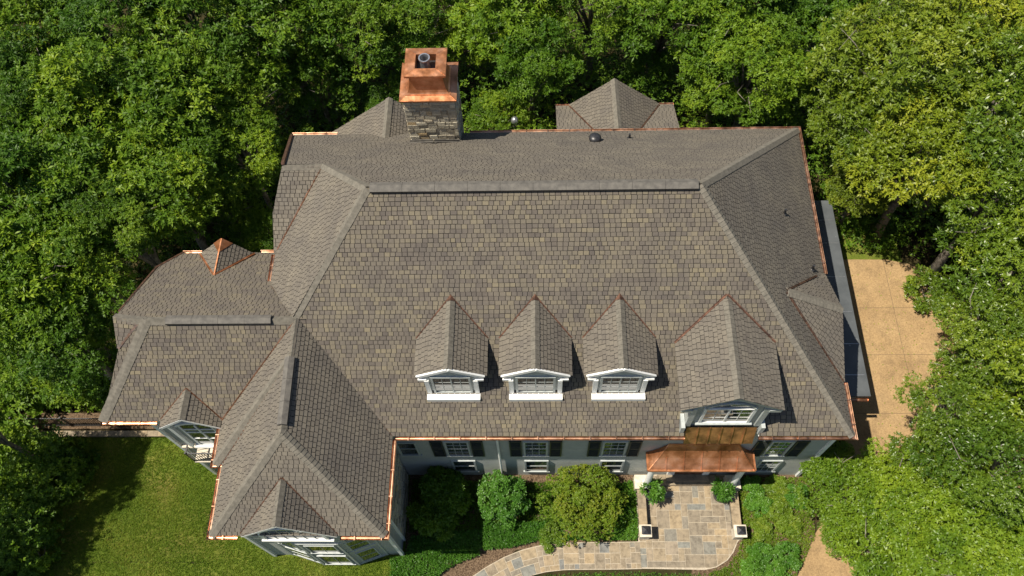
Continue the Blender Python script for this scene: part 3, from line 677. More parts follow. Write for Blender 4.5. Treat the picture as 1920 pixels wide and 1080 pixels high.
# gable on the right (east) slope
mb = MB(); Eg = [(8.9, 14.0, 8.83), (11.33, 13.95, 7.42), (11.33, 11.45, EZ + .03)]
facet(mb, Eg, colour=.4); facet(mb, [(8.9, 14.0, 8.83), (11.33, 13.95, 7.42), (11.33, 16.05, EZ + .02)], colour=.4)
nE1 = nrm(*Eg); nE2 = nrm((8.9, 14.0, 8.83), (11.33, 13.95, 7.42), (11.33, 16.05, EZ + .02))
rE = mb.build('roof', ['shingle_plain', 'shingle_base'], house)
capobj(rE, [((11.33, 13.95, 7.42), (8.95, 14, 8.81), nE1, nE2)], 'ridge_cap'); valley(rE, (11.3, 11.5, EZ + .05), (8.92, 13.97, 8.82), nE1, nRt); valley(rE, (10.75, 15.6, 6.95), (8.92, 14.03, 8.82), nE2, nRt)
mb = MB(); mb.poly([(11.25, 11.5, EZ - .1), (11.25, 16.0, EZ - .1), (11.25, 13.95, 7.36)]); mb.build('gable_wall', ['siding'], house)
# flat roofed lean-to on the right
mb = MB(); mb.box(10.96, 13.3, 12.4, 21.3, -.2, 3.0); lean = mb.build('side_porch', ['siding'], house)
mb = MB(); mb.prism([(10.97, 12.07), (13.5, 12.07), (13.43, 21.55), (10.97, 21.6)], 3.0, 3.12); sub(lean, 'flat_roof', mb, ['flat_membrane'])
for y in (13.0, 14.4, 15.9, 17.6, 19.3, 20.5): mb = MB(); mb.bar((11.4, y, 3.125), (13.4, y, 3.125), .022, .012); sub(lean, 'roof_seam', mb, ['galvanised'])
mb = MB(); gutter(mb, [(12.75, 11.98, 2.95), (13.45, 11.98, 2.95)]); sub(lean, 'gutter', mb, ['copper'])
# low wing and gable at the back right
mb = MB(); zb = lambda y: 4.4 + (26.2 - y) * .42
facet(mb, [(.86, 26.2, zb(26.2)), (6.42, 26.2, zb(26.2)), (6.42, 23.3, zb(23.3)), (.86, 23.3, zb(23.3))], colour=.3)
GP = (3.5, 26.25, 6.2); GQ = (3.55, 23.36, 6.2)
facet(mb, [(1.5, 26.25, 4.42), GP, GQ, (2.3, 23.36, 5.1)], colour=.3); facet(mb, [(5.75, 26.25, 4.42), GP, GQ, (4.9, 23.36, 5.1)], colour=.3)
rK = mb.build('roof', ['shingle_plain', 'shingle_base'], house)
n1 = nrm((1.5, 26.25, 4.42), GP, GQ); n2 = nrm((5.75, 26.25, 4.42), GP, GQ)
capobj(rK, [(GP, GQ, n1, n2)], 'ridge_cap'); nk = Vector((0, .42, 1)).normalized()
valley(rK, (1.52, 26.15, 4.44), (2.7, 23.7, 5.47), n1, nk); valley(rK, (5.73, 26.15, 4.44), (4.45, 23.7, 5.47), n2, nk)
gut([(1.5, 26.27, 4.36), (.84, 26.27, 4.36)]); gut([(6.44, 26.27, 4.36), (5.75, 26.27, 4.36)])
mb = MB(); mb.box(1.1, 6.2, 22.8, 25.95, -.5, 4.3); mb.build('wall', ['siding'], house)
# gable at the back left behind the chimney
HP = (-6.6, 24.75, 6.9); HQ = (-6.6, 22.0, 6.9)
mb = MB(); facet(mb, [(-9.65, 24.75, 4.5), HP, HQ, (-7.9, 22.0, 5.9)], colour=.3); facet(mb, [(-3.6, 24.75, 4.5), HP, HQ, (-5.3, 22.0, 5.9)], colour=.3)
rM = mb.build('roof', ['shingle_plain', 'shingle_base'], house)
capobj(rM, [(HP, (-6.6, 22.5, 6.9), nrm((-9.65, 24.75, 4.5), HP, HQ), nrm((-3.6, 24.75, 4.5), HP, HQ))], 'ridge_cap')
mb = MB(); mb.box(-8.9, -4.0, 22.8, 24.4, -.5, 4.4); mb.build('wall', ['siding'], house)
# small copper tipped gable at the back of the left wing
mb = MB(); ax, az = -12.7, 7.4
Q = [(-13.9, 17.12, 6.42), (-11.65, 17.12, 6.4)]; T_ = (ax, 17.25, az); Vb = (ax - .03, 15.6, 7.37)
facet(mb, [Q[0], T_, Vb], colour=.4); facet(mb, [Q[1], T_, Vb], colour=.4); n1 = nrm(Q[0], T_, Vb); n2 = nrm(Q[1], T_, Vb)
rS = mb.build('roof', ['shingle_plain', 'shingle_base'], house)
mb = MB(); strip(mb, Vb, Q[0], n1, nLb, .05); strip(mb, Vb, Q[1], n2, nLb, .05); mb.bar(T_, Vb, .05, .05)
e = Vector(T_); mb.poly([e + n1 * .04, e + (Vector(Q[0]) - e) * .33 + n1 * .04, e + (Vector(Vb) - e) * .38 + n1 * .04]); mb.poly([e + n2 * .04, e + (Vector(Q[1]) - e) * .33 + n2 * .04, e + (Vector(Vb) - e) * .38 + n2 * .04]); sub(rS, 'flashing', mb, ['copper_bright'])
# dormer at the front of the left wing
def side_dormer():
    cx, hw, zr, ze, y0 = -12.98, 1.15, 7.31, 6.36, 9.72
    b = MB(); b.poly([(cx - 1.0, 9.95, 6.2), (cx + 1.0, 9.95, 6.2), (cx + .98, 9.95, 6.36), (cx, 9.95, 7.18), (cx - .98, 9.95, 6.36)]); b.box(cx - .9, cx + .95, 9.96, 10.39, 3.6, 6.2)
    o = b.build('dormer', ['siding'], house)
    r = MB(); n1, n2 = gable_facets(r, cx, hw, zr, ze, y0, 10.93, 10.06); sub(o, 'roof', r, ['shingle_plain', 'shingle_base'])
    c = MB(); cap(c, (cx, y0, zr), (cx, 10.85, zr), n1, n2, .17, .17); sub(o, 'ridge_cap', c, ['cap_shingle'])
    f = MB(); strip(f, (cx - hw, 10.06, ze), (cx, 10.93, zr), nLf, n1, .038); strip(f, (cx + hw, 10.06, ze), (cx, 10.93, zr), nLf, n2, .038); sub(o, 'flashing', f, ['copper'])
    t = MB()
    for s in (-1, 1): t.bar((cx, y0 + .02, zr - .08), (cx + s * (hw - .03), y0 + .02, ze - .08), .06, .12)
    t.bar((cx - .95, 9.9, 6.25), (cx - .95, 9.9, 3.6), .14, .14); t.box(cx - .8, cx + .95, 9.78, 9.95, 3.55, 3.68)
    for k in range(8):
        a0 = math.pi * k / 8; a1 = math.pi * (k + 1) / 8; t.bar((cx + .05 + .75 * math.cos(a0), 9.9, 6.0 + .35 * math.sin(a0)), (cx + .05 + .75 * math.cos(a1), 9.9, 6.0 + .35 * math.sin(a1)), .08, .1)
    sub(o, 'trim', t, ['white_paint'])
    g = MB(); g.box(cx - .55, cx + .6, 9.9, 9.97, 3.8, 6.1); sub(o, 'pane', g, ['glass'])
    w_ = MB()
    for X in (-.62, .0, .6): w_.box(cx + X, cx + X + .07, 9.87, 9.95, 3.75, 6.1)
    for Z in (3.72, 4.5, 5.25, 5.6): w_.box(cx - .6, cx + .65, 9.875, 9.94, Z, Z + .06)
    sub(o, 'window_frame', w_, ['white_paint'])
side_dormer()
mb = MB()   # sunlit belt courses on the left wing and a juliet balcony
mb.box(-15.0, -11.1, 10.24, 10.4, 1.95, 2.12); mb.box(-15.0, -11.1, 10.2, 10.4, .35, .52); mb.build('belt_course', ['cream_stone'], house)
mb = MB()
bx0, bx1, by, bzz = -14.3, -11.6, 9.65, 2.15
mb.box(bx0, bx1, by - .05, 10.4, bzz - .02, bzz + .04, 1)
mb.bar((bx0, by, bzz + 1.1), (bx1, by, bzz + 1.1), .05, .05); mb.bar((bx0, by, bzz + .12), (bx1, by, bzz + .12), .03, .03); mb.bar((bx0, by, bzz + 1.1), (bx0, 10.38, bzz + 1.1), .05, .05)
x = bx0
while x < bx1: mb.bar((x, by, bzz + .1), (x, by, bzz + 1.1), .022, .022); x += .12
for y in (9.8, 9.95, 10.1, 10.25): mb.bar((bx0, y, bzz + .1), (bx0, y, bzz + 1.1), .022, .022)
for X in (bx0, -12.95, bx1): mb.bar((X, by, bzz), (X, by, bzz + 1.2), .06, .06)
mb.build('balcony_railing', ['black_metal', 'cream_stone'], house)
# gable with arched window at the front of the wing
def wing_gable():
    cx, hw, zr, ze, y0 = -8.77, 1.7, 8.04, 6.36, 5.78
    b = MB(); b.poly([(cx - 1.55, 5.90, 6.2), (cx + 1.55, 5.90, 6.2), (cx + 1.55, 5.90, 6.4), (cx, 5.90, 7.9), (cx - 1.55, 5.90, 6.4)]); b.box(cx - 1.6, cx + 1.65, 5.92, 6.3, 4.5, 6.2)
    o = b.build('gable', ['siding'], house)
    r = MB(); n1, n2 = gable_facets(r, cx, hw, zr, ze, y0, 7.43, 5.9); sub(o, 'roof', r, ['shingle_plain', 'shingle_base'])
    c = MB(); cap(c, (cx, y0, zr), (cx, 7.35, zr), n1, n2, .17, .17); sub(o, 'ridge_cap', c, ['cap_shingle'])
    f = MB(); strip(f, (cx - hw, 5.9, ze), (cx, 7.43, zr), nGf, n1, .038); strip(f, (cx + hw, 5.9, ze), (cx, 7.43, zr), nGf, n2, .038); sub(o, 'flashing', f, ['copper_aged'])
    t = MB()
    for s in (-1, 1): t.bar((cx, y0 + .02, zr - .07), (cx + s * (hw - .05), y0 + .02, ze - .07), .05, .1)
    t.box(cx - 1.2, cx + 1.4, 5.79, 5.90, 5.4, 5.5)
    K = 16; ca = cx + .05
    for k in range(K):
        a0 = math.pi * k / K; a1 = math.pi * (k + 1) / K; t.bar((ca + 1.12 * math.cos(a0), 5.87, 6.25 + .95 * math.sin(a0)), (ca + 1.12 * math.cos(a1), 5.87, 6.25 + .95 * math.sin(a1)), .05, .08)
    for s in (-1, 1): t.box(ca + s * 1.12 - .06, ca + s * 1.12 + .06, 5.84, 5.90, 5.5, 6.25)
    sub(o, 'trim', t, ['white_paint'])
    g = MB(); g.poly([(ca - 1.06, 5.89, 5.5), (ca + 1.06, 5.89, 5.5)] + [(ca + 1.06 * math.cos(math.pi * k / K), 5.89, 6.25 + .92 * math.sin(math.pi * k / K)) for k in range(K + 1)]); sub(o, 'pane', g, ['glass'])
    w_ = MB()
    for k in range(1, 6): X = ca - 1.06 + k * 2.12 / 6; hgt = .9 * math.sqrt(max(0, 1 - ((X - ca) / 1.06) ** 2)); w_.box(X - .014, X + .014, 5.87, 5.885, 5.5, 6.25 + hgt)
    for Z in (5.85, 6.3, 6.7): w_.box(ca - 1.0, ca + 1.0, 5.87, 5.886, Z - .014, Z + .014)
    sub(o, 'window_frame', w_, ['shaded_white_trim'])
wing_gable()
# roof fittings
mb = MB(); z_ = bz(21.75); mb.lathe((2.37, 21.72, z_ - .05), [(.15, 0), (.15, .2), (.25, .22), (.26, .3), (.2, .38), (.08, .42)], 22); sub(roof_b, 'roof_vent', mb, ['black_metal'], smooth=True)
for (x, y, z) in ((3.85, 22.05, bz(22.05)), (9.5, 17.7, EZ + (11.3 - 9.5) * 6 / 5.8), (10.6, 15.85, 7.05)):
    mb = MB(); mb.lathe((x, y, z - .05), [(.13, 0), (.1, .06), (.045, .09), (.045, .34)], 12); sub(roof_b, 'pipe_vent', mb, ['black_metal'])
# ================================================================= GROUND
def ground_z(x, y):
    # lawn falls away towards the walk-out side at the back left
    t = min(1, max(0, (-8.5 - x) / 6)); s = min(1, max(0, (y - 6) / 4)); return -2.2 * t * s - .25 * t
def sheet(name, x0, x1, y0, y1, n, mt, dz=0, zf=None, kind='structure'):
    mb = MB(); X = np.linspace(x0, x1, n + 1); Y = np.linspace(y0, y1, n + 1)
    mb.v = [(float(x), float(y), (zf(x, y) if zf else 0) + dz) for y in Y for x in X]
    mb.f = [(j * (n + 1) + i, j * (n + 1) + i + 1, (j + 1) * (n + 1) + i + 1, (j + 1) * (n + 1) + i) for j in range(n) for i in range(n)]
    mb.m = [0] * len(mb.f); mb.t = [.5] * len(mb.f)
    o = mb.build(name, [mt]); tag(o, kind=kind); return o
sheet('ground', -150, 150, -120, 180, 300, 'forest_floor', -.03, ground_z)
def flat(name, pts, z, mt, kind='structure'):
    mb = MB(); mb.poly([(p[0], p[1], z) for p in pts]); o = mb.build(name, [mt]); tag(o, kind=kind); return o
mb = MB(); n = 60; X = np.linspace(-23.6, -5.6, n + 1); Y = np.linspace(-6, 12.15, n + 1)
mb.v = [(float(x), float(y), ground_z(x, y) + .004) for y in Y for x in X]; mb.f = [(j * (n + 1) + i, j * (n + 1) + i + 1, (j + 1) * (n + 1) + i + 1, (j + 1) * (n + 1) + i) for j in range(n) for i in range(n)]; mb.m = [0] * len(mb.f); mb.t = [.5] * len(mb.f)
tag(mb.build('lawn', ['lawn']), kind='structure')
flat('front_lawn', [(-5.6, -6), (11, -6), (11, 5.6), (8.6, 6.2), (7.8, 5.4), (-5.6, 5.2)], .01, 'lawn')
flat('side_lawn', [(13.6, 19.9), (17.5, 19.9), (17.5, 22.5), (13.6, 22.5)], .004, 'lawn')
flat('garden_bed', [(-5.65, 5.2), (-2.6, 5.2), (-1, 6.5), (4, 6.9), (4, 9.65), (-5.65, 9.65)], .018, 'mulch')
flat('garden_bed', [(6.0, 4.9), (10.1, 4.9), (11.4, 7.0), (11.4, 9.65), (7.0, 9.65)], .014, 'mulch')
flat('driveway', [(13.3, 10.0), (11.4, 7.2), (9.9, 4.6), (9.6, 3.0), (14, 0), (17.2, 8.5), (21, 9), (21, 17.2), (18.6, 19.7), (16.8, 20.15), (13.2, 20.2)], .022, 'aggregate')
mb = MB()
for a, b in (((13.3, 17.58), (19.5, 17.56)), ((13.3, 15.2), (19.5, 15.18)), ((13.3, 12.4), (19.5, 12.38)), ((16.6, 20.1), (16.62, 14.9)), ((16.62, 14.9), (16.8, 9.5))): mb.bar((*a, .022), (*b, .022), .022, .006)
tag(mb.build('driveway_joint', ['joint']), kind='structure')
# flagstone terrace and curving path
srnd = random.Random(21)
def ashlar(w, h, cell):
    nx, ny = int(round(w / cell)), int(round(h / cell)); used = [[0] * nx for _ in range(ny)]; out = []
    for j in range(ny):
        for i in range(nx):
            if used[j][i]: continue
            for _ in range(8):
                a, b = srnd.choice([(1, 1), (2, 1), (1, 2), (2, 2), (3, 2), (2, 3), (3, 1), (2, 2)])
                if i + a <= nx and j + b <= ny and not any(used[jj][ii] for jj in range(j, j + b) for ii in range(i, i + a)): break
            else: a = b = 1
            if i + a > nx or j + b > ny: a = b = 1
            for jj in range(j, j + b):
                for ii in range(i, i + a): used[jj][ii] = 1
            out.append((i * cell, j * cell, (i + a) * cell, (j + b) * cell))
    return out
flat('terrace_bed', [(4.1, 5.76), (6.7, 5.72), (7.17, 5.82), (7.64, 6.09), (7.94, 6.43), (8.14, 6.83), (8.33, 7.0), (8.33, 9.65), (4.05, 9.65), (4.05, 5.78)], .05, 'mortar')
mb = MB()
for a, b, c, d in ashlar(4.2, 3.9, .26):
    X0, Y0, X1, Y1 = 4.1 + a, 5.8 + b, 4.1 + c, 5.8 + d
    q = clip([(X0 + .013, Y0 + .013), (X1 - .013, Y0 + .013), (X1 - .013, Y1 - .013), (X0 + .013, Y1 - .013)], [(4.1, 5.8), (6.7, 5.76), (7.15, 5.86), (7.6, 6.12), (7.9, 6.45), (8.1, 6.85), (8.3, 7.2), (8.3, 9.6), (4.1, 9.6)])
    if len(q) > 2: mb.prism(q, .05, .068 + srnd.uniform(0, .004), 0, srnd.random())
tag(mb.build('terrace', ['flagstone']), kind='structure')
mb = MB(); mbm = MB()
cl = [(4.12, 6.3), (3.0, 6.27), (1.8, 6.26), (.9, 6.24), (.1, 6.15), (-.6, 5.98), (-1.3, 5.7), (-1.95, 5.35), (-2.7, 4.85), (-3.6, 4.2), (-4.6, 3.4)]
acc = [0]
for a, b in zip(cl, cl[1:]): acc.append(acc[-1] + math.dist(a, b))
def onpath(s, t):
    s = max(0, min(acc[-1] - .001, s)); k = max(i for i in range(len(acc) - 1) if acc[i] <= s)
    def tan(i):
        i0 = max(0, i - 1); i1 = min(len(cl) - 1, i + 1); d = (cl[i1][0] - cl[i0][0], cl[i1][1] - cl[i0][1]); L = math.hypot(*d); return (d[0] / L, d[1] / L)
    u = (s - acc[k]) / (acc[k + 1] - acc[k]); ta, tb = tan(k), tan(k + 1); tx = ta[0] * (1 - u) + tb[0] * u; ty = ta[1] * (1 - u) + tb[1] * u
    px = cl[k][0] + u * (cl[k + 1][0] - cl[k][0]); py = cl[k][1] + u * (cl[k + 1][1] - cl[k][1])
    return (px - ty * t, py + tx * t)
for a, b, c, d in ashlar(acc[-1], 1.06, .212):
    g = .013; q = [onpath(a + g, b + g - .53), onpath(c - g, b + g - .53), onpath(c - g, d - g - .53), onpath(a + g, d - g - .53)]
    mb.prism(q[::-1], .05, .066 + srnd.uniform(0, .004), 0, srnd.random())
n = 50
for k in range(n): s0 = acc[-1] * k / n; s1 = acc[-1] * (k + 1) / n; mbm.quad(*[(*p, .052) for p in (onpath(s0, -.55), onpath(s1, -.55), onpath(s1, .55), onpath(s0, .55))])
tag(mb.build('path', ['flagstone']), kind='structure'); tag(mbm.build('path_bed', ['mortar']), kind='structure')
# entrance step
mb = MB(); mb.box(5.0, 7.5, 9.15, 9.6, .07, .22, 0, .5); mb.box(5.35, 7.15, 9.3, 9.6, .224, .36, 0, .4); tag(mb.build('entrance_step', ['flagstone']), 'dark stone entrance step under the copper canopy', 'step')
# low terrace walls with piers and lantern caps
def terrace_wall(xa, xb, px, side, label):
    t = empty('terrace_wall', (px, 8, 0), label, 'garden wall', 'low stone walls either side of the terrace')
    b = MB(); b.box(xa + .03, xb - .03, 7.35, 9.4, 0, .42); b.build('wall_body', ['field_stone'], t)
    c = MB(); y = 7.32
    while y < 8.85:
        l = srnd.uniform(.5, .9); y2 = min(y + l, 8.9); c.box(xa, xb, y + .005, y2 - .005, .42, .49, 0, srnd.uniform(.3, .9)); y = y2
    c.build('coping', ['flagstone'], t)
    d = MB(); d.box(px - .3, px + .3, 8.92, 9.5, 0, .55); d.build('pedestal', ['cream_stone'], t)
    p = MB(); p.box(px - .2, px + .2, 6.92, 7.32, 0, .78); p.build('pier', ['cream_stone'], t)
    q = MB(); q.box(px - .25, px + .25, 6.87, 7.37, .78, .87); q.build('pier_cap', ['cream_stone'], t)
    l = MB(); l.box(px - .14, px + .14, 6.98, 7.26, .87, 1.0)
    a = [(px - .17, 6.95, 1.0), (px + .17, 6.95, 1.0), (px + .17, 7.29, 1.0), (px - .17, 7.29, 1.0)]
    for i in range(4): l.poly([a[i], a[(i + 1) % 4], (px, 7.12, 1.09)])
    l.build('lantern', ['black_metal'], t)
terrace_wall(4.08, 4.42, 4.28, -1, 'low stone terrace wall and lantern pier on the left side, next to the round olive bush')
terrace_wall(7.92, 8.28, 8.12, 1, 'low stone terrace wall and lantern pier on the right side, next to the lime green bed')
# ================================================================= FOLIAGE
def leaf_mesh(name, centres, normals, L, Wd, per, seed, mt, tint=None, tilt=(.1, .9), jit=.35):
    """rosettes of small folded leaves around each centre"""
    r = np.random.RandomState(seed); N = len(centres)
    ax = normals + r.normal(0, jit, (N, 3)); ax /= np.linalg.norm(ax, axis=1)[:, None]
    ref = np.where(np.abs(ax[:, 2:3]) < .9, np.array([[0, 0, 1.]]), np.array([[1., 0, 0]])); e1 = np.cross(ax, ref); e1 /= np.linalg.norm(e1, axis=1)[:, None]; e2 = np.cross(ax, e1)
    C = np.repeat(centres, per, 0); A = np.repeat(ax, per, 0); E1 = np.repeat(e1, per, 0); E2 = np.repeat(e2, per, 0)
    M = N * per; ph = (np.tile(np.arange(per), N) * 2 * np.pi / per + np.repeat(r.uniform(0, 6.3, N), per) + r.normal(0, .3, M))[:, None]
    el = r.uniform(tilt[0], tilt[1], M)[:, None]
    rad = E1 * np.cos(ph) + E2 * np.sin(ph); d = rad * np.cos(el) + A * np.sin(el); s = np.cross(A, rad); nn = np.cross(d, s)
    l = (L * r.uniform(.7, 1.25, M))[:, None]; wd = (Wd * r.uniform(.8, 1.2, M))[:, None]
    roll = r.normal(0, .35, M)[:, None]; s2 = s * np.cos(roll) + nn * np.sin(roll)
    base = C + r.normal(0, L * .12, (M, 3)); midp = base + d * l * .5; tip = base + d * l - np.array([[0, 0, 1.]]) * l * .12
    v = np.stack([base, midp + s2 * wd / 2, tip, midp - s2 * wd / 2], 1).reshape(-1, 3)
    me = bpy.data.meshes.new(name); me.vertices.add(M * 4); me.vertices.foreach_set('co', v.astype(np.float32).ravel())
    me.loops.add(M * 4); me.loops.foreach_set('vertex_index', np.arange(M * 4, dtype=np.int32))
    me.polygons.add(M); me.polygons.foreach_set('loop_start', np.arange(0, M * 4, 4, dtype=np.int32))
    me.update(calc_edges=True)
    t = np.repeat(tint if tint is not None else r.uniform(0, 1, N), per) * .8 + r.uniform(0, .2, M)
    a = me.attributes.new('tint', 'FLOAT', 'FACE'); a.data.foreach_set('value', np.clip(t, 0, 1).astype(np.float32))
    me.materials.append(MAT[mt]); return me
def dome_points(seed, R, sq, ncl, nros, rc=(.16, .34), low=-.35, inner=True, shape=1.0):
    r = np.random.RandomState(seed); P = []; Nn = []; T = []; cl = []
    for k in range(ncl):
        # even spread over the dome with jitter
        z = low + (1 - low) * ((k + .5) / ncl); ph = k * 2.39996 + r.normal(0, .35); z = np.clip(z + r.normal(0, .06), -.9, 1)
        q = math.sqrt(max(0, 1 - z * z)); rr = R * r.uniform(.5, 1.0)
        c = np.array([q * math.cos(ph) * rr, q * math.sin(ph) * rr, z * rr * sq]); rcl = R * r.uniform(*rc)
        cl.append(c); tb = r.uniform(0, 1)
        n = int(nros * (rcl / (R * .3)) ** 2); d = r.normal(0, 1, (n, 3)); d[:, 2] = np.abs(d[:, 2]) * .9 - .25; d /= np.linalg.norm(d, axis=1)[:, None]
        out = c / np.linalg.norm(c); d = d + out * .35; d /= np.linalg.norm(d, axis=1)[:, None]
        rad = rcl * (1 + r.normal(0, .13, n)) * np.where(r.uniform(0, 1, n) < .25, r.uniform(.45, .9, n), 1)
        p = c + d * rad[:, None] * np.array([1, 1, .75]); P.append(p); Nn.append(d * .6 + np.array([0, 0, .75])); T.append(np.clip(tb * .65 + r.uniform(0, .35, n), 0, 1))
    return np.concatenate(P), np.concatenate(Nn), np.concatenate(T), cl
def trunk_mesh(name, R, h, clumps, seed, zc):
    r = random.Random(seed); mb = MB()
    top = zc + .1 * R; mb.tube([(0, 0, 0), (.05 * R, .03 * R, h * .35), (0, 0, top * .75), (.04 * R, 0, top)], [.09 * R, .07 * R, .055 * R, .02 * R], 8)
    for c in r.sample(list(clumps), min(12, len(clumps))):
        z0 = top * r.uniform(.4, .8); e = (c[0] * .95, c[1] * .95, zc + c[2] * .95); m_ = (c[0] * .45, c[1] * .45, z0 + (e[2] - z0) * .6)
        mb.tube([(0, 0, z0), m_, e], [.035 * R, .022 * R, .008 * R], 6)
    for k in range(5):
        a = r.uniform(0, 6.3); q = R * r.uniform(.75, 1.05); z1 = zc + R * r.uniform(.2, .6); b = a + r.uniform(-.5, .5)
        mb.tube([(math.cos(a) * R * .4, math.sin(a) * R * .4, zc), (math.cos(a) * q * .8, math.sin(a) * q * .8, z1 - .15), (math.cos(b) * q, math.sin(b) * q, z1)], [.03, .02, .008], 5)
    me_o = mb.build(name, ['bark'], None, smooth=True); return me_o
KINDS = {  # leaf length, width, per rosette, clumps, rosettes per clump, material, squash
    'A': (.165, .056, 8, 46, 105, 'leaf_deep', .95), 'B': (.19, .064, 7, 42, 92, 'leaf_mid', .95), 'C': (.15, .05, 8, 48, 115, 'leaf_olive', .9),
    'D': (.16, .052, 8, 42, 95, 'leaf_gloss', .85), 'E': (.16, .058, 8, 46, 110, 'leaf_bright', .75)}
NAMES = {'A': 'broadleaf_tree', 'B': 'oak_tree', 'C': 'magnolia_tree', 'D': 'laurel_tree', 'E': 'laurel_tree'}
PROTO = {}
def protos(kind, variant):
    if (kind, variant) in PROTO: return PROTO[(kind, variant)]
    L, Wd, per, ncl, nros, mt, sq = KINDS[kind]; q = (1, .88, 1.15, 1.28)[variant]; L *= q; Wd *= q; nros = int(nros / q ** 1.6); seed = sum(map(ord, kind)) * 7 + variant * 13; R = 2.6
    P, N_, T, cl = dome_points(seed, R, sq, ncl, nros)
    cm = leaf_mesh('crown', P, N_, L, Wd, per, seed, mt, T)
    PROTO[(kind, variant)] = (cm, cl, R); return PROTO[(kind, variant)]
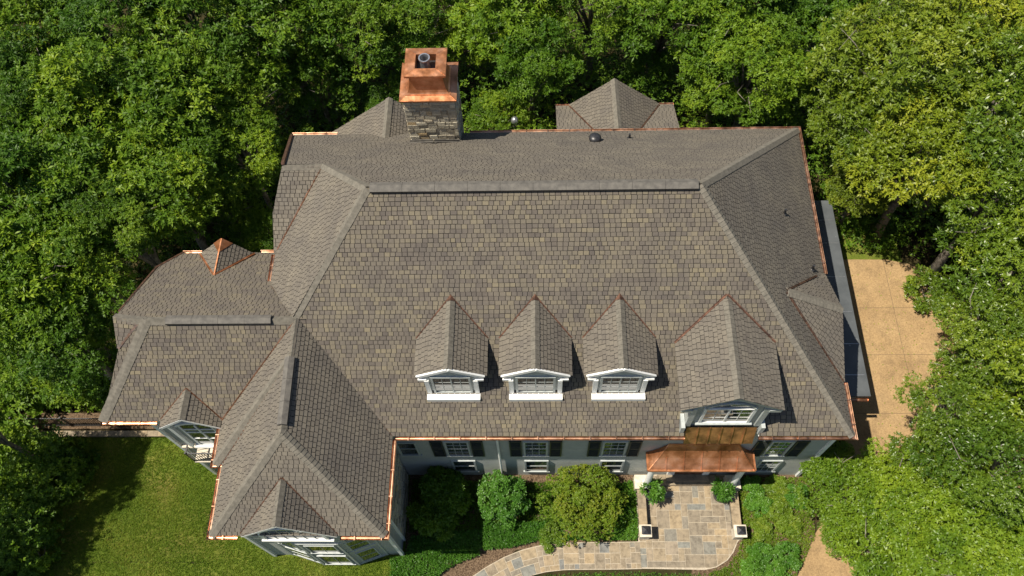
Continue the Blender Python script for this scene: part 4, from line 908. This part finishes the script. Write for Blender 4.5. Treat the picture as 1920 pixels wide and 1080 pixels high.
TREES = [
 (-23.8,28.9,7,3.2,'A','dark leafy tree in the top left corner of the photo'),
 (-19.8,28.5,7,3.2,'A','dark leafy tree on the top edge, second from the top left corner'),
 (-15.9,28.7,7,3.1,'A','dark leafy tree on the top edge, third from the top left corner'),
 (-12.4,29.8,6.5,3,'A','dark leafy tree on the top edge, fourth from the top left corner'),
 (-9.0,30.1,5.5,2.6,'A','dark leafy tree at the top edge just left of the chimney cap'),
 (-22.9,24.0,7,3.1,'A','dark tree on the left edge, second one down from the top left corner'),
 (-19.4,23.9,7,3.1,'A','full dark tree in the second row from the top, one in from the left edge'),
 (-16.3,24.3,6.5,3,'A','full dark tree in the second row from the top, two in from the left edge'),
 (-14.0,26.5,5.5,2.4,'A','smaller dark tree halfway between the top left corner and the chimney'),
 (-11.0,28.4,4,1.9,'A','low shaded tree between the woods and the small gable left of the chimney'),
 (-21.8,19.6,7,3,'A','dark tree on the left edge, third one down from the top left corner'),
 (-19.0,20.0,6.5,3,'A','broad dark tree left of the main roof, level with the main ridge'),
 (-16.2,20.7,6,2.7,'A','dark tree beside the left gable end, level with the main ridge'),
 (-13.5,23.2,5.2,1.9,'A','dark tree nearest the back left corner of the main roof gutter'),
 (-14.9,21.6,3,1.6,'A','low dark tree in the shaded gap above the small copper tipped gable'),
 (-21.0,16.0,6.5,2.8,'A','dark tree on the left edge, level with the ridge of the left wing'),
 (-19.0,17.0,6,2.6,'A','leafy tree up and left of the corner of the left wing roof'),
 (-17.3,18.6,7.0,1.7,'A','smaller tree touching the back edge of the left wing roof'),
 (-19.6,14.0,5.0,2.2,'A','leafy tree directly left of the left wing hip'),
 (-22.6,14.6,4.2,2.0,'A','leafy tree on the left edge just above the lawn fence'),
 (-20.6,15.0,1.6,1.2,'A','small leafy tree at the left wing corner right behind the fence'),
 (-23.4,10.8,4,1.5,'A','small tree on the left edge at the top corner of the lawn'),
 (-25.0,9.0,6.5,2.0,'A','tall tree at the left edge casting the upper shadow on the lawn'),
 (-24.8,5.0,6.5,2.0,'A','tall tree at the bottom left corner casting the lower shadow on the lawn'),
 (14.3,31.5,6,2.4,'A','dark tree at the top edge squeezed between the gap and the tall magnolia'),
 (-7.2,27.6,2.6,1.5,'A','low shaded tree directly behind the gable left of the chimney'),
 (-1.9,27.4,2.2,1.3,'A','low shaded tree right of the chimney next to the garden lamp'),
 (-11.6,24.9,2.6,1.3,'A','low shaded tree off the back left corner of the main roof'),
 (-12.6,20.3,2.4,1.4,'A','low shaded tree beside the left end of the main roof'),
 (-6.1,31.5,5,2.5,'B','green oak like tree at the top edge directly above the chimney'),
 (-3.0,31.0,4,1.9,'B','small green tree at the top edge just right of the chimney cap'),
 (-1.2,30.1,6,2.5,'B','green tree at the middle of the top edge'),
 (-.2,28.2,5.5,2.0,'B','bright green tree just below the middle of the top edge, left of the back gable'),
 (2.6,30.8,6.5,2.5,'B','green tree at the top edge straight above the back gable tip'),
 (6.0,30.3,6.5,2.6,'B','green tree at the top edge, first one right of the back gable tip'),
 (9.0,29.7,6.5,2.7,'A','darker tree at the top edge, second one right of the back gable tip'),
 (8.8,27.8,4.5,2.0,'B','green tree behind the back eave just right of the back gable'),
 (9.8,26.8,6,2.4,'B','green tree behind the back right corner of the main roof'),
 (5.6,29.6,3,1.3,'B','small green tree tucked behind the right half of the back gable'),
 (12.5,30.1,5,2.2,'A','dark tree at the top edge in the gap left of the yellow green magnolia'),
 (14.4,23.7,6,2.4,'C','yellow green glossy magnolia next to the back right corner of the main roof'),
 (15.6,24.7,8,3.2,'C','tall yellow green magnolia near the top edge on the right'),
 (16.4,21.3,7,2.9,'C','yellow green magnolia between the dark flat roof and the right edge, above the driveway'),
 (14.7,21.9,3.5,1.3,'C','low magnolia growth beside the upper end of the dark flat roof'),
 (19.3,27.0,8,3,'C','yellow green magnolia in the top right corner'),
 (18.6,22.4,8,3.3,'D','green laurel on the right edge, first one down from the top right corner'),
 (18.4,18.9,7,3,'D','green laurel on the right edge, level with the top of the driveway'),
 (18.8,16.2,6.5,2.5,'D','green laurel on the right edge, level with the middle of the driveway'),
 (19.4,18.0,4.5,1.6,'D','sparse laurel reaching over the upper part of the driveway'),
 (17.2,13.2,6,2.1,'D','green laurel overhanging the middle of the driveway'),
 (18.3,11.5,6,2.3,'D','green laurel on the right edge, level with the lower driveway'),
 (15.7,10.8,5,1.8,'D','green laurel overhanging the lower end of the driveway'),
 (17.0,8.6,5,2.3,'D','green laurel at the right edge just above the lowest laurel'),
 (15.4,9.2,3.5,1.6,'D','small laurel right behind the big laurel bush, at the driveway foot'),
 (12.3,8.3,2.3,1.7,'E','laurel bush nearest the front right corner of the house'),
 (14.2,7.8,3,2.0,'E','second laurel bush right of the front right corner of the house'),
 (13.5,5.9,2.6,2.1,'E','wide laurel bush at the bottom edge right of the garden bed'),
 (15.5,6.3,3.4,2.3,'E','laurel bush at the bottom edge near the right corner'),
 (11.9,7.0,1.5,.9,'E','small laurel bush directly above the short piece of tan path at the bottom edge'),
 (12.0,9.7,2,.8,'E','narrow laurel shoot poking up beside the front right gutter corner'),
 (17.6,5.9,3.5,2.1,'E','laurel in the bottom right corner of the photo')]
GR = {'A': 'dark broadleaf trees in the woods', 'B': 'green trees behind the back roof', 'C': 'yellow green magnolias', 'D': 'laurels along the driveway', 'E': 'laurel bushes at the lower right'}
trnd = random.Random(5)
for i, (x, y, zc, R, kd, lab) in enumerate(TREES):
    cm, cl, R0 = protos(kd, i % 4 if kd in 'AB' else i % 3); s = R / R0; rz = trnd.uniform(0, 6.28); gz = ground_z(x, y)
    t = bpy.data.objects.new(NAMES[kd], None); col.objects.link(t); t.location = (x, y, gz); t.rotation_euler.z = rz; t.empty_display_size = .3
    tag(t, lab, 'tree' if kd != 'E' else 'bush', GR[kd])
    c = bpy.data.objects.new('crown', cm); col.objects.link(c); c.parent = t; c.location = (0, 0, zc - gz); c.scale = (s,) * 3
    key = ('trunk', kd, i)
    tr = trunk_mesh('trunk', R, zc - gz, [k * s for k in cl], i, zc - gz); tr.parent = t
# shrubs -----------------------------------------------------------
def shrub(name, x, y, z, R, sq, mt, L, Wd, per, ncl, nros, lab, cat='bush', rc=(.2, .32), seed=1, group=None, low=-.5, jit=.35, stems=True):
    t = bpy.data.objects.new(name, None); col.objects.link(t); t.location = (x, y, ground_z(x, y)); tag(t, lab, cat, group)
    P, N_, T, cl = dome_points(seed, R, sq, ncl, nros, rc, low)
    P[:, 2] += z; P[:, 2] = np.maximum(P[:, 2], .05)
    c = bpy.data.objects.new('foliage', leaf_mesh('foliage', P, N_, L, Wd, per, seed, mt, T, jit=jit)); col.objects.link(c); c.parent = t
    if stems:
        mb = MB(); r = random.Random(seed)
        for k in range(6): a = r.uniform(0, 6.3); mb.tube([(0, 0, 0), (math.cos(a) * R * .3, math.sin(a) * R * .3, z * .6), (math.cos(a) * R * .6, math.sin(a) * R * .6, z + R * sq * .4)], [.03, .022, .01], 6)
        s = mb.build('stems', ['bark']); s.parent = t
    return t
shrub('viburnum_bush', -4.0, 8.7, 1.0, .95, .9, 'leaf_mid', .16, .07, 7, 20, 40, 'dark shaded viburnum bush in the corner between wing and main wall', rc=(.28, .42), seed=3)
shrub('viburnum_bush', -4.5, 7.6, .75, .75, .9, 'leaf_mid', .16, .07, 7, 16, 36, 'lower half of the shaded planting, dark bush nearest the wing stone wall', rc=(.28, .42), seed=4)
shrub('holly_bush', -1.6, 8.45, .95, 1.05, 1.0, 'leaf_fresh', .085, .045, 7, 60, 75, 'round bright green holly bush, middle one of the three in front of the main wall', seed=5, rc=(.16, .25))
shrub('boxwood_bush', 1.7, 8.3, 1.05, 1.62, .75, 'leaf_rust', .075, .035, 7, 110, 110, 'largest round olive brown bush beside the terrace', seed=6, rc=(.13, .2), low=-.3)
shrub('euonymus_bush', .35, 7.0, .25, .5, .6, 'leaf_lime', .08, .04, 6, 24, 40, 'low lime green shrub at the lower left foot of the olive bush', seed=7)
for i, (x, y, R, mt, lab) in enumerate([
    (9.0, 9.1, .42, 'leaf_fresh', 'bright green perennial clump close to the wall, right of the terrace pedestal'),
    (10.0, 9.05, .5, 'leaf_lime', 'lime clump under the lower right window'),
    (9.15, 8.35, .5, 'leaf_fresh', 'green clump below the pedestal in the right bed'),
    (9.95, 8.1, .5, 'leaf_lime', 'lime clump in the centre of the right bed'),
    (9.22, 7.28, .42, 'leaf_lime', 'small clipped lime ball bush right of the right lantern pier'),
    (10.35, 7.45, .5, 'leaf_lime', 'lime clump between the clipped ball and the laurels'),
    (10.75, 8.7, .5, 'leaf_fresh', 'green clump at the edge of the laurels near the house corner'),
    (9.0, 6.35, .45, 'leaf_fresh', 'leafy clump at the lower right end of the terrace'),
    (10.0, 6.3, .55, 'leaf_fresh', 'leafy clump low in the right bed above the small path piece'),
    (8.6, 5.75, .5, 'leaf_fresh', 'green clump below the rounded terrace corner'),
    (9.5, 5.5, .5, 'leaf_fresh', 'green clump at the bottom edge left of the small path piece')]):
    shrub('garden_shrub', x, y, R * .45, R, .7, mt, .085, .035, 7, 22, 42, lab, seed=30 + i, group='small shrubs in the right bed', rc=(.2, .34))
def potted(x, y, lab, seed):
    t = empty('planter', (x, y, 0), lab, 'potted plant', 'black pots on the terrace')
    mb = MB(); mb.lathe((x, y, .07), [(.2, 0), (.3, .12), (.33, .4), (.36, .46), (.36, .52), (.32, .52), (.3, .44), (.0, .44)], 26); mb.build('pot', ['black_metal'], t, smooth=False)
    P, N_, T, cl = dome_points(seed, .42, .75, 16, 10, (.2, .3), -.2); P += np.array([x, y, .95])
    o = bpy.data.objects.new('plant', leaf_mesh('plant', P, (P - np.array([x, y, .7])) * 2, .19, .05, 7, seed, 'leaf_fresh', T, (.3, 1.1), .2)); col.objects.link(o); o.parent = t; o.matrix_parent_inverse = PINV[t.name]
for i, (x, y, R, lab) in enumerate([(-21.5, 10.3, 1.0, 'shaded bush at the left lawn edge, nearest the stone wall'), (-22.4, 8.2, .8, 'shaded bush halfway down the left lawn edge'), (-21.2, 6.2, 1.0, 'shaded bush at the left lawn edge close to the bottom left corner'), (-22.3, 7.2, 1.1, 'shaded bush at the very left edge between two lawn edge bushes')]):
    shrub('shade_bush', x, y, R * .6, R, .8, 'leaf_deep', .16, .06, 7, 22, 34, lab, seed=70 + i, group='shaded bushes along the left lawn edge')
shrub('driveway_bush', 18.15, 18.2, .6, 1.0, .8, 'leaf_gloss', .15, .05, 7, 24, 40, 'low bush at the right edge of the upper driveway below the laurels', seed=90)
potted(4.72, 8.72, 'bushy green plant in a black pot by the left canopy column', 51); potted(7.6, 8.72, 'bushy green plant with pale flowers in a black pot by the right canopy column', 52)
# ground cover, grass and understory (uncountable)
def scatter(name, polys, n, L, Wd, per, mt, seed, z=(0, .1), tilt=(.5, 1.3), kind='stuff', zf=ground_z, jit=.4):
    r = np.random.RandomState(seed); P = []
    tot = []
    for pl in polys: xs = [p[0] for p in pl]; ys = [p[1] for p in pl]; tot.append((min(xs), max(xs), min(ys), max(ys), pl))
    A = sum((b - a) * (d - c) for a, b, c, d, _ in tot)
    for a, b, c, d, pl in tot:
        k = int(n * (b - a) * (d - c) / A); q = np.stack([r.uniform(a, b, k), r.uniform(c, d, k)], 1)
        ins = np.zeros(k, bool); j = len(pl) - 1
        for i in range(len(pl)):
            xi, yi = pl[i]; xj, yj = pl[j]; cond = ((yi > q[:, 1]) != (yj > q[:, 1])) & (q[:, 0] < (xj - xi) * (q[:, 1] - yi) / (yj - yi + 1e-9) + xi); ins ^= cond; j = i
        P.append(q[ins])
    q = np.concatenate(P); zz = np.array([zf(a, b) for a, b in q]) + r.uniform(*z, len(q))
    pts = np.column_stack([q, zz])
    t = .5 + .5 * np.sin(q[:, 0] * 1.3 + 2 * np.sin(q[:, 1] * .9)) * np.cos(q[:, 1] * 1.1 + q[:, 0] * .4); t = np.clip(t * .5 + r.uniform(0, .5, len(q)), 0, 1)
    o = bpy.data.objects.new(name, leaf_mesh(name, pts, np.tile([[0, 0, 1.]], (len(q), 1)), L, Wd, per, seed, mt, t, tilt, jit)); col.objects.link(o); tag(o, kind=kind)
    return o
o = scatter('lawn_grass', [[(-22, 3.5), (-5.8, 3.5), (-5.8, 6.2), (-11.1, 6.2), (-11.1, 10.2), (-15.2, 10.4), (-15.2, 12.1), (-22.5, 12.1)]], 60000, .075, .024, 4, 'grass_blade', 61, (0, .02)); tag(o, 'short mown lawn grass left of the house', 'grass')
o = scatter('lawn_grass', [[(-5.7, 3.5), (8, 3.5), (9.5, 5.6), (8.2, 5.9), (7.5, 5.6), (6.8, 5.55), (4, 5.62), (1.8, 5.6), (.3, 5.5), (-.6, 5.2), (-2, 4.3), (-5.7, 3.6)]], 9000, .08, .02, 4, 'leaf_fresh', 62, (.02, .05)); tag(o, 'bright grass strip along the bottom edge below the path', 'grass')
o = scatter('ground_cover', [[(-6.1, 4.6), (-4.9, 4.9), (-3.7, 5.8), (-2.5, 6.3), (-2.35, 7.3), (-3.6, 7.2), (-5.4, 7.0), (-5.6, 6.2), (-6.2, 6.15)]], 6500, .1, .03, 6, 'leaf_fresh', 63, (.1, .32)); tag(o, 'dense bright green ground cover between wing and path', 'ground cover')
o = scatter('ground_cover', [[(-2.4, 6.5), (-1.3, 6.55), (-.2, 6.85), (.2, 6.9), (.2, 7.6), (-2.4, 7.55)]], 3000, .09, .03, 6, 'leaf_fresh', 64, (.1, .35)); tag(o, 'dense bright green ground cover below the round holly bush', 'ground cover')
o = scatter('ground_cover', [[(.2, 6.85), (4.0, 6.9), (4.05, 7.9), (3.3, 7.3), (1.8, 7.0), (.2, 7.4)], [(3.0, 6.9), (4.05, 6.95), (4.05, 9.4), (3.2, 9.2)]], 3500, .09, .03, 6, 'leaf_fresh', 65, (.02, .2)); tag(o, 'green ground cover around the foot of the olive bush', 'ground cover')
o = scatter('ground_cover', [[(-5.5, 7.2), (4.0, 7.4), (4.0, 9.2), (-5.5, 9.4)]], 9500, .09, .035, 5, 'leaf_mid', 75, (.02, .18)); tag(o, 'sparse dark green ground cover on the soil between the three round bushes', 'ground cover')
o = scatter('bed_foliage', [[(8.35, 5.3), (10.0, 5.0), (11.3, 7.0), (11.6, 9.5), (8.4, 9.5)], [(6.8, 5.2), (9, 4.8), (9, 7.0), (8.35, 7.0), (8.1, 6.4), (7.6, 5.85), (6.8, 5.6)]], 6800, .08, .03, 6, 'leaf_lime', 66, (.02, .15)); tag(o, 'loose low foliage covering the right garden bed', 'ground cover')
o = scatter('fallen_leaves', [[(13.6, 12.6), (18, 10), (18.4, 19.4), (13.6, 20.0)]], 420, .08, .04, 1, 'leaf_rust', 81, (.0, .012), (0, .25), zf=lambda a, b: .026, jit=.1); tag(o, 'scattered fallen leaves on the tan driveway', 'leaf litter')
under = [[(-26, 13.2), (-15.5, 13.2), (-15.5, 17.6), (-11, 17.6), (-11, 24.2), (-9.5, 24.6), (-9.5, 36), (-28, 36)], [(-9.5, 24.4), (14, 26), (14, 36), (-9.5, 36)], [(13.7, 21.6), (24, 17.5), (24, 34), (13, 34), (11.7, 23.6)], [(-25, 3), (-20.9, 3), (-20.2, 6), (-20.6, 9), (-21.3, 12), (-25, 12)]]
o = scatter('understory', under, 42000, .17, .065, 6, 'leaf_deep', 67, (.1, 3.2), (.1, .9)); tag(o, 'dark shaded undergrowth beneath the woods', 'undergrowth')
o = scatter('understory', [[(-26, 13.4), (-15.6, 13.4), (-15.6, 16.5), (-26, 16.5)], [(-26, 3), (-22, 3), (-22.3, 12), (-26, 12)]], 9000, .17, .065, 6, 'leaf_mid', 69, (.1, 1.2), (.1, .9)); tag(o, 'leafy undergrowth beyond the fence and along the left edge', 'undergrowth')
o = scatter('understory', [[(20, -4), (34, -4), (34, 36), (20, 36)], [(-36, -4), (-24, -4), (-24, 36), (-36, 36)], [(14, -4), (20, -4), (20, 7), (14.5, 7)]], 26000, .3, .12, 7, 'leaf_mid', 83, (.1, 2.2), (.1, .9)); tag(o, 'green undergrowth spreading out beyond the trees', 'undergrowth')
o = scatter('understory', [[(13.6, 20.5), (17.6, 20.3), (18, 22.5), (13.6, 22.5)], [(-12.5, 24), (12, 24.2), (12, 27), (-12.5, 27)]], 3500, .15, .06, 6, 'leaf_mid', 68, (.1, .8), (.1, .9)); tag(o, 'lighter green undergrowth close behind the house', 'undergrowth')
# fence on its low retaining wall at the back of the left lawn
LZ = -2.45
t = empty('retaining_wall', (-19, 12.2, LZ), 'low pale stone wall with flat cap along the back of the left lawn', 'garden wall')
mb = MB(); mb.box(-25, -15.12, 12.12, 12.38, LZ - .3, LZ + .2); mb.build('wall_body', ['field_stone'], t)
mb = MB(); x = -25
while x < -15.2: l = srnd.uniform(.5, .9); mb.box(x + .005, min(x + l, -15.15) - .005, 12.08, 12.36, LZ + .2, LZ + .27, 0, srnd.uniform(.3, .9)); x += l
mb.build('coping', ['flagstone'], t)
mb = MB(); mb.box(-25, -15.12, 12.5, 13.3, LZ - .2, LZ + .1); tag(mb.build('side_path', ['mulch']), kind='structure')  # paved strip; its dark mulch colour stands in for shade behind the fence
t = empty('picket_fence', (-19, 12.7, LZ), 'black metal picket fence standing behind the stone wall of the left lawn', 'fence')
mb = MB()
for k in range(80): X = -24.9 + k * .122; mb.bar((X, 12.65, LZ + .15), (X, 12.65, LZ + 1.25), .028, .028)
mb.build('pickets', ['black_metal'], t)
for z in (LZ + 1.2, LZ + .25): mb = MB(); mb.bar((-24.9, 12.65, z), (-15.15, 12.65, z), .04, .04); mb.build('rail', ['black_metal'], t)
for X in (-24.9, -22.5, -20.1, -17.7, -15.3): mb = MB(); mb.bar((X, 12.65, LZ + .1), (X, 12.65, LZ + 1.35), .08, .08); mb.build('post', ['black_metal'], t)
# garden lamp behind the house
t = empty('garden_lamp', (-1.14, 26.4, 0), 'silver globe garden lamp on a post behind the house, right of the chimney', 'lamp')
mb = MB(); mb.tube([(-1.14, 26.4, 0), (-1.14, 26.4, 2.9)], [.04, .035], 10); mb.build('post', ['black_metal'], t)
mb = MB(); mb.lathe((-1.14, 26.4, 2.85), [(.05, 0), (.14, .1), (.19, .25), (.16, .4), (.05, .48)], 18); mb.build('globe', ['galvanised'], t, smooth=True)
